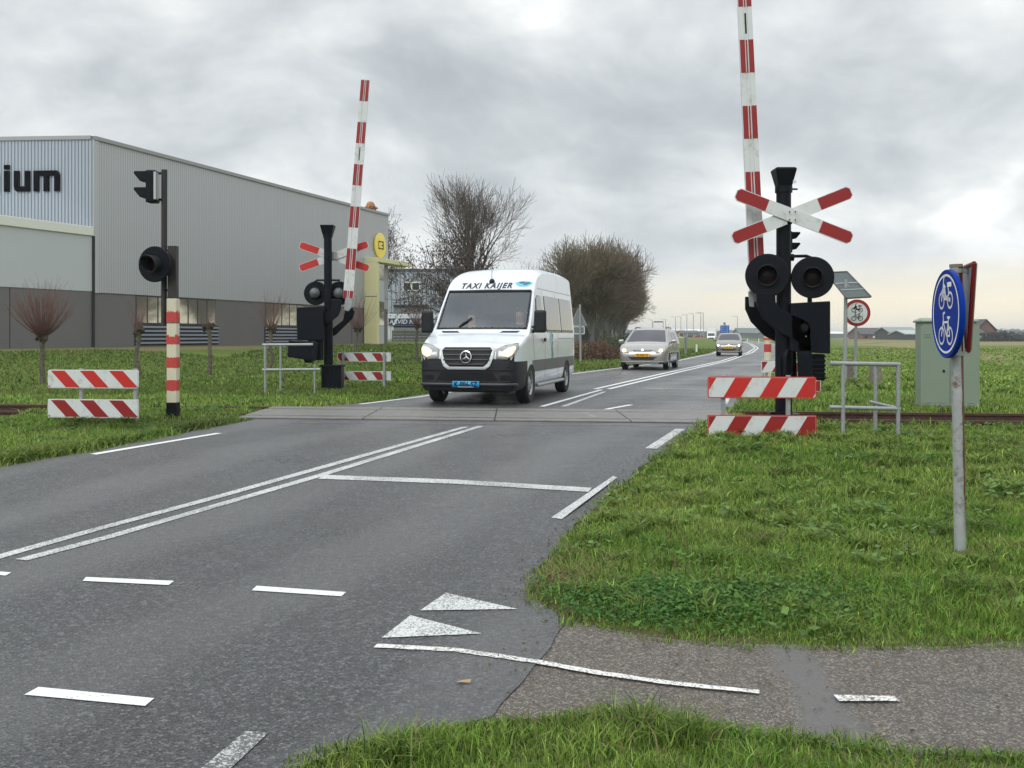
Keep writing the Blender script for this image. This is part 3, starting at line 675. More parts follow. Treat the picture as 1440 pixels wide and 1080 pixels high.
mb.build('base_box', M_black, t, bevel=.012)
boom(t, L(490, 420, -.05), L(514.5, 113, -.05), .225, .07, 29.6 * D / F, 0.015, taper=.84)
plate(L, [(487, 420), (497, 420), (496, 432), (491, 438), (485, 436)], -.05, -.1, 'boom_clamp', M_galv, t, .006)

# --- banded square post with round lamp and signal head
D = 14.6; L = Loc(243.5, D)
t = thing('lamp_post', (UX(243.5, D), D, 0), 0, 'red and cream banded square post with round warning lamp and high signal head', 'signal post')
M_cream = mat('cream_paint', (.60, .56, .42), .6, var=.1, bump=.1, dirt=((.35, .30, .22), 10, .58, .5)); M_redp = mat('brushed_red_paint', (.46, .045, .04), .6, var=.2, scale=20, bump=.1)
z0 = L(0, 566).z; z1 = L(0, 420).z
mb = MB(); mb.box((0, 0, (z0 + z1) / 2), (.145, .145, z1 - z0)); po = mb.build('post', M_cream, t, bevel=.008)
mb = MB(); mb.box((0, 0, (z0 - .3) / 2), (.15, .15, z0 + .3)); mb.build('post_foot', M_black, t)
for (va, vb, rag) in ((436, 453, 1), (470, 484, 1), (502, 517, 0), (534, 549, 0)):
    za, zb_ = L(0, va).z, L(0, vb).z; vs = []; fs = []; n = 10; h = .0745
    per = [(-h, -h), (h, -h), (h, h), (-h, h)]; ring = []
    for i in range(4):
        for k in range(n): ring.append((per[i][0] + (per[(i + 1) % 4][0] - per[i][0]) * k / n, per[i][1] + (per[(i + 1) % 4][1] - per[i][1]) * k / n))
    rr = random.Random(int(va)); tops = [za - rr.uniform(-.004, .05 if rag else .014) for _ in ring]
    for (x, y), tz in zip(ring, tops): vs += [(x, y, zb_ + rr.uniform(-.006, .004)), (x, y, tz)]
    m_ = len(ring)
    for k in range(m_): fs.append((2 * k, 2 * ((k + 1) % m_), 2 * ((k + 1) % m_) + 1, 2 * k + 1))
    mb = MB(); mb.add(vs, fs); mb.build('red_band', M_redp, po)
mb = MB(); mb.box((0, 0, L(0, 454).z), (.152, .152, .012)); mb.build('joint', M_dark, po)
M_brown = mat('dark_brown_steel', (.022, .018, .018), .6, var=.3, scale=15, bump=.2)
mb = MB(); mb.box((0, 0, (L(0, 346).z + z1) / 2), (.125, .125, L(0, 346).z - z1)); mb.build('upper_post', M_brown, t, bevel=.006)
mb = MB(); mb.tube([L(229, 458, .05), L(229.5, 238, .05)], .043, 14); mb.build('side_pole', M_brown, t, smooth=40)
mb = MB()
for v in (408, 352, 440): mb.box(L(236, v, .03), (.14, .04, .03))
mb.build('pole_clamp', M_black, t)
warn_lamp(t, L(222.5, 372.5, -.14), .262, yaw=R(-14), hood=.24)
mb = MB(); mb.box(L(236, 366, -.06), (.14, .10, .04)); mb.box(L(240, 372, -.08), (.04, .06, .26)); mb.build('lamp_bracket', M_black, t)
mini_signal(t, L(213, 262, .05), .95, -1); mb = MB(); mb.box(L(220.8, 262, .05), (.03, .30, .40)); mb.build('backing_strip', mat('aluminium_edge', (.45, .47, .48), .4, .4), t)
mb = MB(); mb.box(L(222, 243, .05), (.16, .03, .03)); mb.box(L(222, 280, .05), (.14, .03, .03)); mb.build('signal_bracket', M_black, t)
# --- striped bollard beyond the crossing
D = 27.6; L = Loc(1079.5, D)
t = thing('striped_post', (UX(1079.5, D), D, 0), 0, 'red and cream banded round post at the right road edge behind the barrier mast', 'post')
mb = MB(); mb.tube([(0, 0, -.2), (0, 0, L(0, 472).z)], .098, 16); mb.build('post', M_cream, t, smooth=50)
mb = MB(); mb.revolve([(.11, -.08), (.09, .02), (.03, .09), (.001, .10)], (0, 0, L(0, 474).z), (0, 0, 1), 16); mb.build('cap', M_redp, t, smooth=50)
for va, vb in ((484, 495), (507, 518)): mb = MB(); mb.tube([(0, 0, L(0, vb).z), (0, 0, L(0, va).z)], .1, 16, cap=False); mb.build('red_band', M_redp, t, smooth=50)
# --- handrails
def handrail(loc, runs, label):
    t = thing('handrail', loc, 0, label, 'handrail', 'galvanised tube handrails by the crossing')
    for nm, P, r_ in runs:
        mb = MB(); mb.tube(P, r_, 12); mb.build(nm, M_galv, t, smooth=45)
    return t
D = 11.7; L = Loc(1215, D)
g_ = -.3
handrail((UX(1215, D), D, 0), [('top_rail', [L(1167, 511), L(1262, 512.5), L(1267, 513, .05), L(1262, 514, .62)], .026), ('middle_rail', [L(1166, 572.5), L(1266, 575)], .023),
    ('middle_rail', [L(1262, 574), L(1250, 570, .6)], .02),
    ('leg', [L(1185.5, 640), L(1185.5, 511)], .024), ('leg', [L(1263, 640), L(1263, 513)], .024), ('leg', [L(1257, 640, .6), L(1257, 514, .6)], .024)], 'galvanised tube handrail standing in the right-hand verge before the green cabinet')
D = 20.6; L = Loc(410, D)
handrail((UX(410, D), D, 0), [('top_rail', [L(369, 485), L(440, 484.5)], .028), ('middle_rail', [L(369, 520), L(450, 519.5)], .026), ('bottom_rail', [L(373, 558), L(420, 558)], .018),
    ('leg', [L(373, 566), L(373, 485)], .027), ('leg', [L(394.5, 566), L(394.5, 485)], .024), ('leg', [L(442.5, 560), L(442.5, 512)], .022)], 'pale tube handrail on the left verge beside the far barrier mast')
# --- pictograms
def ring_pts(cx, cz, r, n=22): return [(cx + r * math.cos(2 * math.pi * k / n), cz + r * math.sin(2 * math.pi * k / n)) for k in range(n + 1)]
def strokes(mb, P, w_, put):
    for k in range(len(P) - 1):
        a, b = Vector(P[k]), Vector(P[k + 1]); dv = (b - a)
        if dv.length < 1e-6: continue
        dv.normalize(); n_ = Vector((-dv.y, dv.x)) * w_ / 2; e = dv * w_ * .3
        mb.add([put(q) for q in (a - e - n_, b + e - n_, b + e + n_, a - e + n_)], [(0, 1, 2, 3)])
BIKE = [(ring_pts(-.095, -.02, .062), .018), (ring_pts(.095, -.02, .062), .018), ([(-.095, -.02), (-.05, .115), (-.06, .15), (-.035, .155)], .016), ([(-.058, .085), (.055, .085)], .016), ([(-.052, .085), (.02, -.02), (.095, -.02), (.058, .085), (.02, -.02)], .016),
        ([(.058, .085), (.068, .115)], .016), ([(.04, .12), (.095, .12)], .018), ([(-.05, .155), (-.02, .158)], .018)]
MOPED = [(ring_pts(-.095, -.02, .058), .019), (ring_pts(.10, -.02, .058), .019), ([(-.095, -.02), (-.055, .10), (-.04, .16), (-.015, .17)], .018), ([(-.075, .04), (-.05, .06), (-.03, .09)], .05), ([(-.03, .08), (-.005, .01), (.10, -.02)], .03), ([(-.02, .0), (.09, -.015)], .03), ([(.045, .10), (.12, .10)], .036), ([(.055, .085), (.075, .02)], .016), ([(-.125, .03), (-.09, .05)], .018)]
def pictos(mb, put, s=1, dz=(.10, -.13), mirror=1):
    for sym, z in ((MOPED, dz[0]), (BIKE, dz[1])):
        for P, w_ in sym: strokes(mb, [(mirror * x * s, y * s + z) for x, y in P], w_ * s, put)
# --- blue cycle path sign close by on the right
D = 6.6; L = Loc(1349, D, -.2)
t = thing('cycle_path_sign', (UX(1349, D), D, -.2), 0, 'round blue moped and bicycle sign on a rust-streaked steel pole in the near right grass', 'road sign')
mb = MB(); mb.tube([L(1350.5, 830), L(1350.3, 782), L(1347, 560), L(1344.5, 374)], .0375, 20)
Mpole = mat('worn_galvanised', (.40, .42, .43), .5, .2, col2=(.30, .31, .31), scale=6, bump=.15, dirt=((.12, .06, .035), 7, .53, .95))
mb.build('pole', Mpole, t, smooth=45)
nt_ = NT(Mpole.node_tree); bs = nt_.n['Principled BSDF']; src = bs.inputs['Base Color'].links[0].from_socket; oc = nt_.new('ShaderNodeTexCoord').outputs['Object']; sx_ = nt_.new('ShaderNodeSeparateXYZ'); nt_.link(oc, sx_.inputs[0])
cbx = nt_.new('ShaderNodeCombineXYZ'); nt_.link(nt_.m('MULTIPLY', sx_.outputs[0], 30.0), cbx.inputs[0]); nt_.link(nt_.m('MULTIPLY', sx_.outputs[1], 30.0), cbx.inputs[1]); nt_.link(nt_.m('MULTIPLY', sx_.outputs[2], 5.0), cbx.inputs[2])
sd_ = nt_.m('ADD', nt_.m('ADD', sx_.outputs[0], nt_.m('MULTIPLY', sx_.outputs[2], .020)), nt_.m('MULTIPLY', nt_.m('SUBTRACT', nt_.noise(cbx.outputs[0], 1.0, 5, .65), .5), .06))
rm_ = nt_.ramp(sd_, [(.020, (0, 0, 0)), (.026, (1, 1, 1))]); rm_ = nt_.m('MULTIPLY', rm_, nt_.m('MULTIPLY', nt_.m('SUBTRACT', sx_.outputs[2], .12), 4.0, clamp=True))
nt_.link(nt_.mix(rm_, src, (.12, .042, .025)), bs.inputs['Base Color'])
mb = MB(); mb.tube([L(1344.5, 376), L(1344.4, 371.5)], .042, 20); mb.build('pole_cap', mat('cap_brown', (.20, .16, .12), .7), t, smooth=45)
phi = R(96); nrm = Vector((-math.sin(phi), -math.cos(phi), 0)); tan = Vector((math.cos(phi), -math.sin(phi), 0))
c = L(1327.5, 441.5, -.03) + Vector((.0, 0, 0)); r_ = .292
mb = MB(); mb.revolve([(.001, -.032), (r_ - .01, -.032), (r_, -.024), (r_, .0), (r_ - .006, .004), (r_ - .01, .0), (.001, .0)], c, nrm, 56)
fc = mb.build('sign_face', M_bluesign, t, smooth=35)
put = lambda q, o=.0025: c + tan * q[0] + Vector((0, 0, q[1])) + nrm * o
M_wsign = mat('sign_symbol_white', (.80, .80, .82), .35)
mb = MB(); n = 56
for k in range(n):
    a0, a1 = 2 * math.pi * k / n, 2 * math.pi * (k + 1) / n
    mb.add([put((rr * math.cos(a), rr * math.sin(a))) for a, rr in ((a0, .262), (a1, .262), (a1, .247), (a0, .247))], [(0, 1, 2, 3)])
mb.build('white_rim', M_wsign, fc); mb = MB(); pictos(mb, put, .86, (.105, -.128), 1); mb.build('pictogram', M_wsign, fc)
# give-way triangle on the other side of the pole, seen nearly edge-on
ph2 = R(83); n2 = Vector((math.sin(ph2), math.cos(ph2) * -.35, 0)).normalized(); t2 = Vector((-n2.y, n2.x, 0))
t2 = Vector((-.29, -1, 0)).normalized(); n2 = Vector((1, -.29, 0)).normalized()
ct = L(1361, 374, 0); s_ = .50; tri = [(-s_ / 2, 0), (s_ / 2, 0), (.03, -.56), (-.03, -.56)]
mb = MB(); mb.prism(tri, ct, t2, Vector((0, 0, 1)), .02 if t2.cross(Vector((0, 0, 1))).x > 0 else -.02); tp = mb.build('triangle_plate', M_galv, t)
mb = MB()
rim = [tri[0], tri[1], tri[2], tri[3]]
for i in range(4):
    p, q_ = rim[i], rim[(i + 1) % 4]; a, b = ct + t2 * p[0] + Vector((0, 0, p[1])), ct + t2 * q_[0] + Vector((0, 0, q_[1])); mb.tube([a, b], .015, 8)
mb.build('red_rim', mat('sign_rim_red', (.17, .010, .010), .4, var=.1), tp, smooth=60)
mb = MB()
for v in (381, 497): mb.tube([L(1344.6, v + 3), L(1344.6, v - 3)], .046, 18); mb.box(L(1352, v), (.10, .05, .028)); mb.box(L(1341, v, -.02), (.05, .04, .028))
mb.build('clamp', M_galv, t, smooth=35)
# --- no-cycling sign, solar panel, stumps
D = 27.5; L = Loc(1203.5, D)
t = thing('prohibition_sign', (UX(1203.5, D), D, 0), 0, 'round white no mopeds or bicycles sign with red ring on a thin grey pole', 'road sign')
mb = MB(); mb.tube([L(1203, 545), L(1204, 425)], .04, 12); mb.build('pole', M_galv, t, smooth=45)
c = L(1204, 440, -.07); nr = Vector((0, -1, 0)); r_ = .37
mb = MB(); mb.revolve([(.001, -.02), (r_, -.02), (r_, 0), (.001, 0)], c, nr, 40); fc = mb.build('sign_face', M_sign_white, t)
put = lambda q, o=.004: c + Vector((q[0], 0, q[1])) + nr * o
mb = MB(); n = 48
for k in range(n):
    a0, a1 = 2 * math.pi * k / n, 2 * math.pi * (k + 1) / n
    mb.add([put((rr * math.cos(a), rr * math.sin(a))) for a, rr in ((a0, r_), (a1, r_), (a1, .285), (a0, .285))], [(0, 1, 2, 3)])
mb.build('red_ring', M_sign_red, fc); mb = MB(); pictos(mb, put, .95, (.095, -.135), 1); mb.build('pictogram', M_black, fc)
D = 26; L = Loc(1189, D)
t = thing('solar_panel_post', (UX(1189, D), D, 0), 0, 'grey pole with a tilted solar panel seen from behind, rising past the no-cycling sign', 'solar panel')
mb = MB(); mb.tube([L(1188, 545), L(1189.5, 393)], [.055, .045], 12); mb.build('pole', M_galv, t, smooth=45)
P = [(1169, 382), (1199, 380.5), (1218, 418), (1184, 420)]; dp = [.45, .45, -.35, -.35]
vs = [L(u, v, y) for (u, v), y in zip(P, dp)]; nn_ = (vs[1] - vs[0]).cross(vs[3] - vs[0]).normalized() * .035
mb = MB(); mb.add(vs + [p + nn_ for p in vs], [(0, 1, 2, 3), (7, 6, 5, 4), (0, 4, 5, 1), (1, 5, 6, 2), (2, 6, 7, 3), (3, 7, 4, 0)]); pn = mb.build('panel', mat('panel_back', (.10, .12, .12), .6, var=.2, spec=.2), t)
mb = MB()
for i in range(4): mb.tube([vs[i], vs[(i + 1) % 4]], .025, 6)
mb.build('frame', mat('frame_dark', (.08, .085, .09), .4, .3), pn)
mb = MB(); a, b = vs[0].lerp(vs[3], .45), vs[1].lerp(vs[2], .45); mb.tube([a, b], .03, 6); a, b = vs[0].lerp(vs[3], .7), vs[1].lerp(vs[2], .7); mb.tube([a, b], .022, 6); mb.tube([L(1189.5, 396), L(1196, 408, 0)], .025, 6); mb.build('strut', M_galv, pn)
for (u, va, vb, w0, w1, dd, lb) in ((1192, 500, 531, .11, .12, 26.6, 'dark concrete stump at the foot of the solar panel pole'), (1231, 512, 540, .10, .17, 26.0, 'tapered concrete stump standing alone right of the no-cycling sign')):
    mb = MB(); h = (vb - va) * dd / F; z0 = 0
    mb.add([(sx * w1, sy * w1, -.1) for sx, sy in ((-1, -1), (1, -1), (1, 1), (-1, 1))] + [(sx * w0, sy * w0, h + .02) for sx, sy in ((-1, -1), (1, -1), (1, 1), (-1, 1))], [(0, 1, 5, 4), (1, 2, 6, 5), (2, 3, 7, 6), (3, 0, 4, 7), (4, 5, 6, 7)])
    tag(mb.build('concrete_stump', M_concrete, bevel=.02, loc=(UX(u, dd), dd, 0)), lb, 'stump')
# --- green cabinet
D = 16.5; L = Loc(1342, D)
M_green = mat('cabinet_green', (.20, .255, .195), .5, var=.06, scale=3, bump=.03, dirt=((.07, .10, .055), 2.2, .66, .7))
t = thing('relay_cabinet', (UX(1342, D), D + .35, 0), R(-10), 'pale green metal relay cabinet beyond the rails behind the blue sign', 'cabinet')
w_, h_ = .83, L(0, 453).z
mb = MB(); mb.box((0, 0, h_ / 2), (w_, .62, h_)); bd = mb.build('cabinet_body', M_green, t, bevel=.012)
mb = MB(); z = h_; a, b = w_ / 2 + .03, .345
mb.add([(-a, -b, z), (a, -b, z), (a, b, z), (-a, b, z), (-a, -b, z + .03), (a, -b, z + .03), (a, b, z + .03), (-a, b, z + .03), (-a + .06, -.1, z + .075), (a - .06, -.1, z + .075), (a - .06, .1, z + .075), (-a + .06, .1, z + .075)],
       [(0, 1, 5, 4), (1, 2, 6, 5), (2, 3, 7, 6), (3, 0, 4, 7), (0, 3, 2, 1), (4, 5, 9, 8), (5, 6, 10, 9), (6, 7, 11, 10), (7, 4, 8, 11), (8, 9, 10, 11)]); mb.build('lid', M_green, t, bevel=.008)
for s_ in (-1, 1):
    mb = MB(); mb.box((s_ * .235, -.318, h_ / 2 - .01), (.452, .012, h_ - .1)); dr = mb.build('door', M_green, t, bevel=.004)
    mb = MB()
    for zz in (.10, .14, h_ - .24, h_ - .2):
        for sx in ((-.1, .1) if zz < .5 else (-.12,)): mb.box((s_ * .235 + sx, -.328, zz), (.09, .012, .014))
    mb.build('vents', M_green, dr, bevel=.003)
    mb = MB(); mb.box((s_ * .10, -.33, h_ * .45), (.03, .016, .04)); mb.build('lock', M_black, dr)
mb = MB(); mb.box((0, 0, .02), (w_ + .06, .68, .14)); mb.build('plinth', M_concrete, t, bevel=.01)
# --- small signs and posts by the far road
D = 45; L = Loc(816, D)
t = thing('warning_sign', (UX(816, D), D, 0), R(-12), 'back of a triangular warning sign with small plate below, behind the van', 'road sign')
M_back = mat('sign_back_grey', (.16, .18, .195), .5, .2)
mb = MB(); mb.tube([L(816.5, 520), L(815.5, 428)], .045, 10); mb.build('pole', M_galv, t, smooth=45)
mb = MB(); mb.prism(L.poly([(802.5, 457), (824, 457), (813.2, 434)]), (0, .06, 0), (1, 0, 0), (0, 0, 1), .02); tp = mb.build('triangle_plate', M_back, t)
mb = MB()
tri = [L(801.8, 457.6, .05), L(824.8, 457.6, .05), L(813.2, 433.4, .05)]
for i in range(3): mb.tube([tri[i], tri[(i + 1) % 3]], .018, 6)
mb.build('rim', M_galv, tp)
mb = MB(); mb.prism(L.poly([(802, 460), (821, 460), (821, 469), (802, 469)]), (0, .06, 0), (1, 0, 0), (0, 0, 1), .02); q_ = mb.build('plate', M_back, t)
mb = MB(); rc = [L(801.5, 459.5, .05), L(821.5, 459.5, .05), L(821.5, 469.5, .05), L(801.5, 469.5, .05)]
for i in range(4): mb.tube([rc[i], rc[(i + 1) % 4]], .022, 6)
mb.build('rim', M_sign_white, q_)
D = 66; L = Loc(965, D)
t = thing('direction_board', (UX(965, D), D, 0), R(76), 'narrow grey signboard seen edge-on in the grass right of the silver estate car', 'road sign')
mb = MB(); mb.box((0, 0, .75), (1.3, .05, .75)); mb.build('board', M_back, t)
for x in (-.5, .5): mb = MB(); mb.tube([(x, .05, -.2), (x, .05, 1.15)], .04, 8); mb.build('post', M_galv, t)
D = 72; mb = MB(); mb.tube([(0, 0, -.1), (0, 0, .62)], [.07, .06], 8); tag(mb.build('marker_post', M_white, smooth=50, loc=(UX(979.5, D), D, 0)), 'short white marker post in the grass left of the small beige car', 'marker post')
# ================================================================ vehicles (front at y = 0, facing -y; +x is the right of the picture)
def catmull(P, sub):
    out = []
    n = len(P)
    for i in range(n - 1):
        p0, p1, p2, p3 = P[max(i - 1, 0)], P[i], P[i + 1], P[min(i + 2, n - 1)]
        for k in range(sub):
            t = k / sub
            out.append(.5 * ((2 * p1) + (-p0 + p2) * t + (2 * p0 - 5 * p1 + 4 * p2 - p3) * t * t + (-p0 + 3 * p1 - 3 * p2 + p3) * t ** 3))
    out.append(P[-1]); return out
def loft_body(name, ys_, secs, sub, mats, mfun, par, wells, wr, wx, flat=()):
    """ys_: station positions, secs: half sections; returns body object and BVH of the closed hull. mfun(y, j, z) -> material slot"""
    n = len(secs[0]); A = [np.array([[x, y, z] for x, z in s]) for y, s in zip(ys_, secs)]
    # clamp overshoot: catmull on positions
    st = catmull(A, sub); key = [i // sub for i in range(len(st))]
    V = []; Rn = 2 * n - 1
    for s in st:
        for j in range(n): V.append(tuple(s[j]))
        for j in range(n - 2, -1, -1): V.append((-s[j][0], s[j][1], s[j][2]))
    Fs = []; mi = []
    for i in range(len(st) - 1):
        for j in range(Rn):
            j2 = (j + 1) % Rn; a = i * Rn
            f = (a + j, a + j2, a + Rn + j2, a + Rn + j); Fs.append(f)
            jj = j if j < n - 1 else (Rn - 2 - j)
            yc = sum(V[q][1] for q in f) / 4; zc_ = sum(V[q][2] for q in f) / 4
            mi.append(1 if j == Rn - 1 else mfun(yc, jj, zc_, min(key[i], len(ys_) - 2)))
    Fs.append(tuple(range(Rn))[::-1]); mi.append(mfun(ys_[0], -1, .4, 0)); Fs.append(tuple(range((len(st) - 1) * Rn, len(st) * Rn))); mi.append(0)
    me = bpy.data.meshes.new(name); me.from_pydata(V, [], Fs)
    for m in mats: me.materials.append(m)
    me.polygons.foreach_set('material_index', mi)
    bm = bmesh.new(); bm.from_mesh(me); bmesh.ops.recalc_face_normals(bm, faces=bm.faces); bvh = BVHTree.FromBMesh(bm); bm.to_mesh(me); bm.free()
    o = link_mesh(name, me)
    cut = MB()
    for wy in wells:
        for sx in (-1, 1):
            cut.k = 1; cut.tube([(sx * (wx - .30), wy, wr * .82), (sx * (wx + .4), wy, wr * .82)], wr * 1.16, 28)
    cm = bpy.data.meshes.new('c'); cm.from_pydata(cut.v, [], cut.f)
    for m in mats: cm.materials.append(m)
    cm.polygons.foreach_set('material_index', [1] * len(cm.polygons)); co_ = link_mesh('c', cm)
    b2 = bmesh.new(); b2.from_mesh(cm); bmesh.ops.recalc_face_normals(b2, faces=b2.faces); b2.to_mesh(cm); b2.free()
    md = o.modifiers.new('b', 'BOOLEAN'); md.operation = 'DIFFERENCE'; md.object = co_; md.solver = 'EXACT'
    dg = bpy.context.evaluated_depsgraph_get(); dg.update(); nm_ = bpy.data.meshes.new_from_object(o.evaluated_get(dg))
    o.modifiers.clear(); o.data = nm_; bpy.data.objects.remove(co_)
    o.parent = par; nm_.polygons.foreach_set('use_smooth', [True] * len(nm_.polygons)); nm_.set_sharp_from_angle(angle=R(38)); nm_.name = name
    return o, bvh
def split_slot(o, slot, name, m, par, noz=False):
    bm = bmesh.new(); bm.from_mesh(o.data); gone = [f for f in bm.faces if f.material_index != slot]; bmesh.ops.delete(bm, geom=gone, context='FACES')
    if not bm.faces: bm.free(); return None
    me = bpy.data.meshes.new(name); bm.to_mesh(me); bm.free(); me.materials.clear(); me.materials.append(m); me.polygons.foreach_set('material_index', [0] * len(me.polygons))
    me.polygons.foreach_set('use_smooth', [True] * len(me.polygons)); me.set_sharp_from_angle(angle=R(40))
    p = link_mesh(name, me, par)
    bm = bmesh.new(); bm.from_mesh(o.data); bmesh.ops.delete(bm, geom=[f for f in bm.faces if f.material_index == slot], context='FACES'); bm.to_mesh(o.data); bm.free()
    return p
def proj(name, vs, fs, view, bvh, m, par, off=.004, grid=.06, th=0.0, y0=None):
    """lay a flat figure onto the body: view 'front' (x,z), 'right'/'left' (y,z), 'top' (x,y)"""
    bm = bmesh.new(); bv = [bm.verts.new((a, b, 0)) for a, b in vs]
    for f in fs:
        try: bm.faces.new([bv[i] for i in f])
        except ValueError: pass
    if grid:
        for ax in (0, 1):
            lo, hi = min(v[ax] for v in vs), max(v[ax] for v in vs); x = lo + grid
            while x < hi:
                g = list(bm.verts) + list(bm.edges) + list(bm.faces); nn_ = Vector((1, 0, 0)) if ax == 0 else Vector((0, 1, 0))
                bmesh.ops.bisect_plane(bm, geom=g, plane_co=nn_ * x, plane_no=nn_, dist=1e-6); x += grid
    bad = []
    for v in bm.verts:
        a, b = v.co.x, v.co.y
        if view == 'front': o_, d_ = Vector((a, -3, b)), Vector((0, 1, 0))
        elif view == 'right': o_, d_ = Vector((3, a, b)), Vector((-1, 0, 0))
        elif view == 'left': o_, d_ = Vector((-3, a, b)), Vector((1, 0, 0))
        else: o_, d_ = Vector((a, b, 6)), Vector((0, 0, -1))
        h = bvh.ray_cast(o_, d_)
        if h[0] is None: bad.append(v)
        else: v.co = h[0] - d_ * off
    bmesh.ops.delete(bm, geom=bad, context='VERTS')
    bmesh.ops.recalc_face_normals(bm, faces=bm.faces)
    me = bpy.data.meshes.new(name); bm.to_mesh(me); bm.free(); me.materials.append(m)
    me.polygons.foreach_set('use_smooth', [True] * len(me.polygons)); me.update()
    o = link_mesh(name, me, par)
    want = {'front': Vector((0, -1, 0)), 'right': Vector((1, 0, 0)), 'left': Vector((-1, 0, 0)), 'top': Vector((0, 0, 1))}[view]
    if sum((p.normal.dot(want) for p in me.polygons)) < 0: me.flip_normals()
    if th: md = o.modifiers.new('s', 'SOLIDIFY'); md.thickness = th; md.offset = 1
    return o
def pr(name, poly, view, bvh, m, par, **k): return proj(name, poly, [tuple(range(len(poly)))], view, bvh, m, par, **k)
def rr2(x0, x1, z0, z1, r=.03, n=3):
    return [(x0 + a, z0 + b) for a, b in rrect(x1 - x0, z1 - z0, r, n)]
def wheel(par, x, y, r, side, w_=.22):
    mb = MB(); mb.revolve([(r * .60, -w_ * .45), (r * .93, -w_ * .5), (r, -w_ * .38), (r, w_ * .38), (r * .93, w_ * .5), (r * .62, w_ * .46), (r * .60, w_ * .3)], (x, y, r), (side, 0, 0), 36)
    t_ = mb.build('wheel', M_rubber, par, smooth=40)
    mb = MB(); mb.revolve([(r * .62, w_ * .44), (r * .57, w_ * .42), (r * .52, w_ * .28), (r * .30, w_ * .30), (r * .16, w_ * .40), (.001, w_ * .42)], (x, y, r), (side, 0, 0), 28)
    mb.revolve([(.001, -w_ * .40), (r * .60, -w_ * .44)], (x, y, r), (side, 0, 0), 28); rm = mb.build('rim', M_rim, t_, smooth=30)
    mb = MB()
    for k in range(10):
        a = 2 * math.pi * k / 10; mb.tube([(x + side * w_ * .305, y + r * .43 * math.cos(a), r + r * .43 * math.sin(a)), (x + side * w_ * .33, y + r * .43 * math.cos(a), r + r * .43 * math.sin(a))], r * .07, 8)
    mb.build('vent_hole', M_dark, rm); return t_
def figure(name, joints, edges, par=None, m=None):
    """joints: [(pos, radius)]; skinned continuous body"""
    me = bpy.data.meshes.new(name); me.from_pydata([j[0] for j in joints], edges, []); o = link_mesh(name, me, par)
    md = o.modifiers.new('sk', 'SKIN'); md.use_smooth_shade = True
    for i, j in enumerate(joints):
        r_ = j[1] if isinstance(j[1], tuple) else (j[1], j[1]); me.skin_vertices[0].data[i].radius = r_
    me.skin_vertices[0].data[0].use_root = True
    s = o.modifiers.new('ss', 'SUBSURF'); s.levels = 1; s.render_levels = 1
    dg = bpy.context.evaluated_depsgraph_get(); dg.update(); nm_ = bpy.data.meshes.new_from_object(o.evaluated_get(dg)); o.modifiers.clear(); o.data = nm_
    nm_.materials.clear(); nm_.materials.append(m); return o
def seated(x, y, z, label, parent_xform, hands=True):
    """a seated person behind the windscreen, facing -y; one continuous body with jacket, hair and face on it"""
    t = thing('person', (0, 0, 0), 0, label, 'person'); t.matrix_world = parent_xform @ Matrix.Translation((x, y, z))
    J = [((0, 0, .12), (.15, .12)), ((0, .02, .34), (.16, .12)), ((0, .03, .52), (.17, .11)), ((0, .01, .63), (.07, .07)), ((0, -.01, .71), (.09, .10)), ((0, -.015, .80), (.105, .125)), ((0, -.01, .88), (.085, .10)),
         ((.17, .02, .52), .06), ((.24, -.06, .33), .048), ((.17, -.30, .34), .036), ((.14, -.38, .37), .03), ((-.17, .02, .52), .06), ((-.24, -.06, .33), .048), ((-.17, -.30, .34), .036), ((-.14, -.38, .37), .03),
         ((.11, -.12, .10), .085), ((.13, -.45, .12), .065), ((.13, -.52, -.25), .05), ((-.11, -.12, .10), .085), ((-.13, -.45, .12), .065), ((-.13, -.52, -.25), .05), ((0, -.115, .775), (.014, .018))]
    E = [(0, 1), (1, 2), (2, 3), (3, 4), (4, 5), (5, 6), (2, 7), (7, 8), (8, 9), (9, 10), (2, 11), (11, 12), (12, 13), (13, 14), (0, 15), (15, 16), (16, 17), (0, 18), (18, 19), (19, 20)]
    b = figure('body', J[:21], E, t, M_skin)
    b.data.materials.append(M_cloth)
    for p in b.data.polygons:
        if p.center.z < .615 and not (p.center.y < -.33 and p.center.z > .3): p.material_index = 1
    mb = MB(); mb.revolve([(.001, .11), (.06, .105), (.10, .06), (.112, .0), (.108, -.06)], (0, .012, .865), (0, .35, .94), 18); mb.build('hair', M_hair, t, smooth=60)
    mb = MB(); mb.revolve([(.001, .02), (.012, .006), (.014, 0)], (0, -.098, .785), (0, -1, -.3), 8); mb.build('nose', M_skin, t)
    mb = MB()
    for s_ in (-1, 1): mb.revolve([(.001, .006), (.011, .003), (.012, 0)], (s_ * .034, -.092, .815), (0, -1, 0), 8)
    mb.build('eyes', M_dark, t); mb = MB(); mb.box((0, -.094, .745), (.045, .01, .008)); mb.build('mouth', mat('lips', (.25, .09, .07), .5), t)
    return t
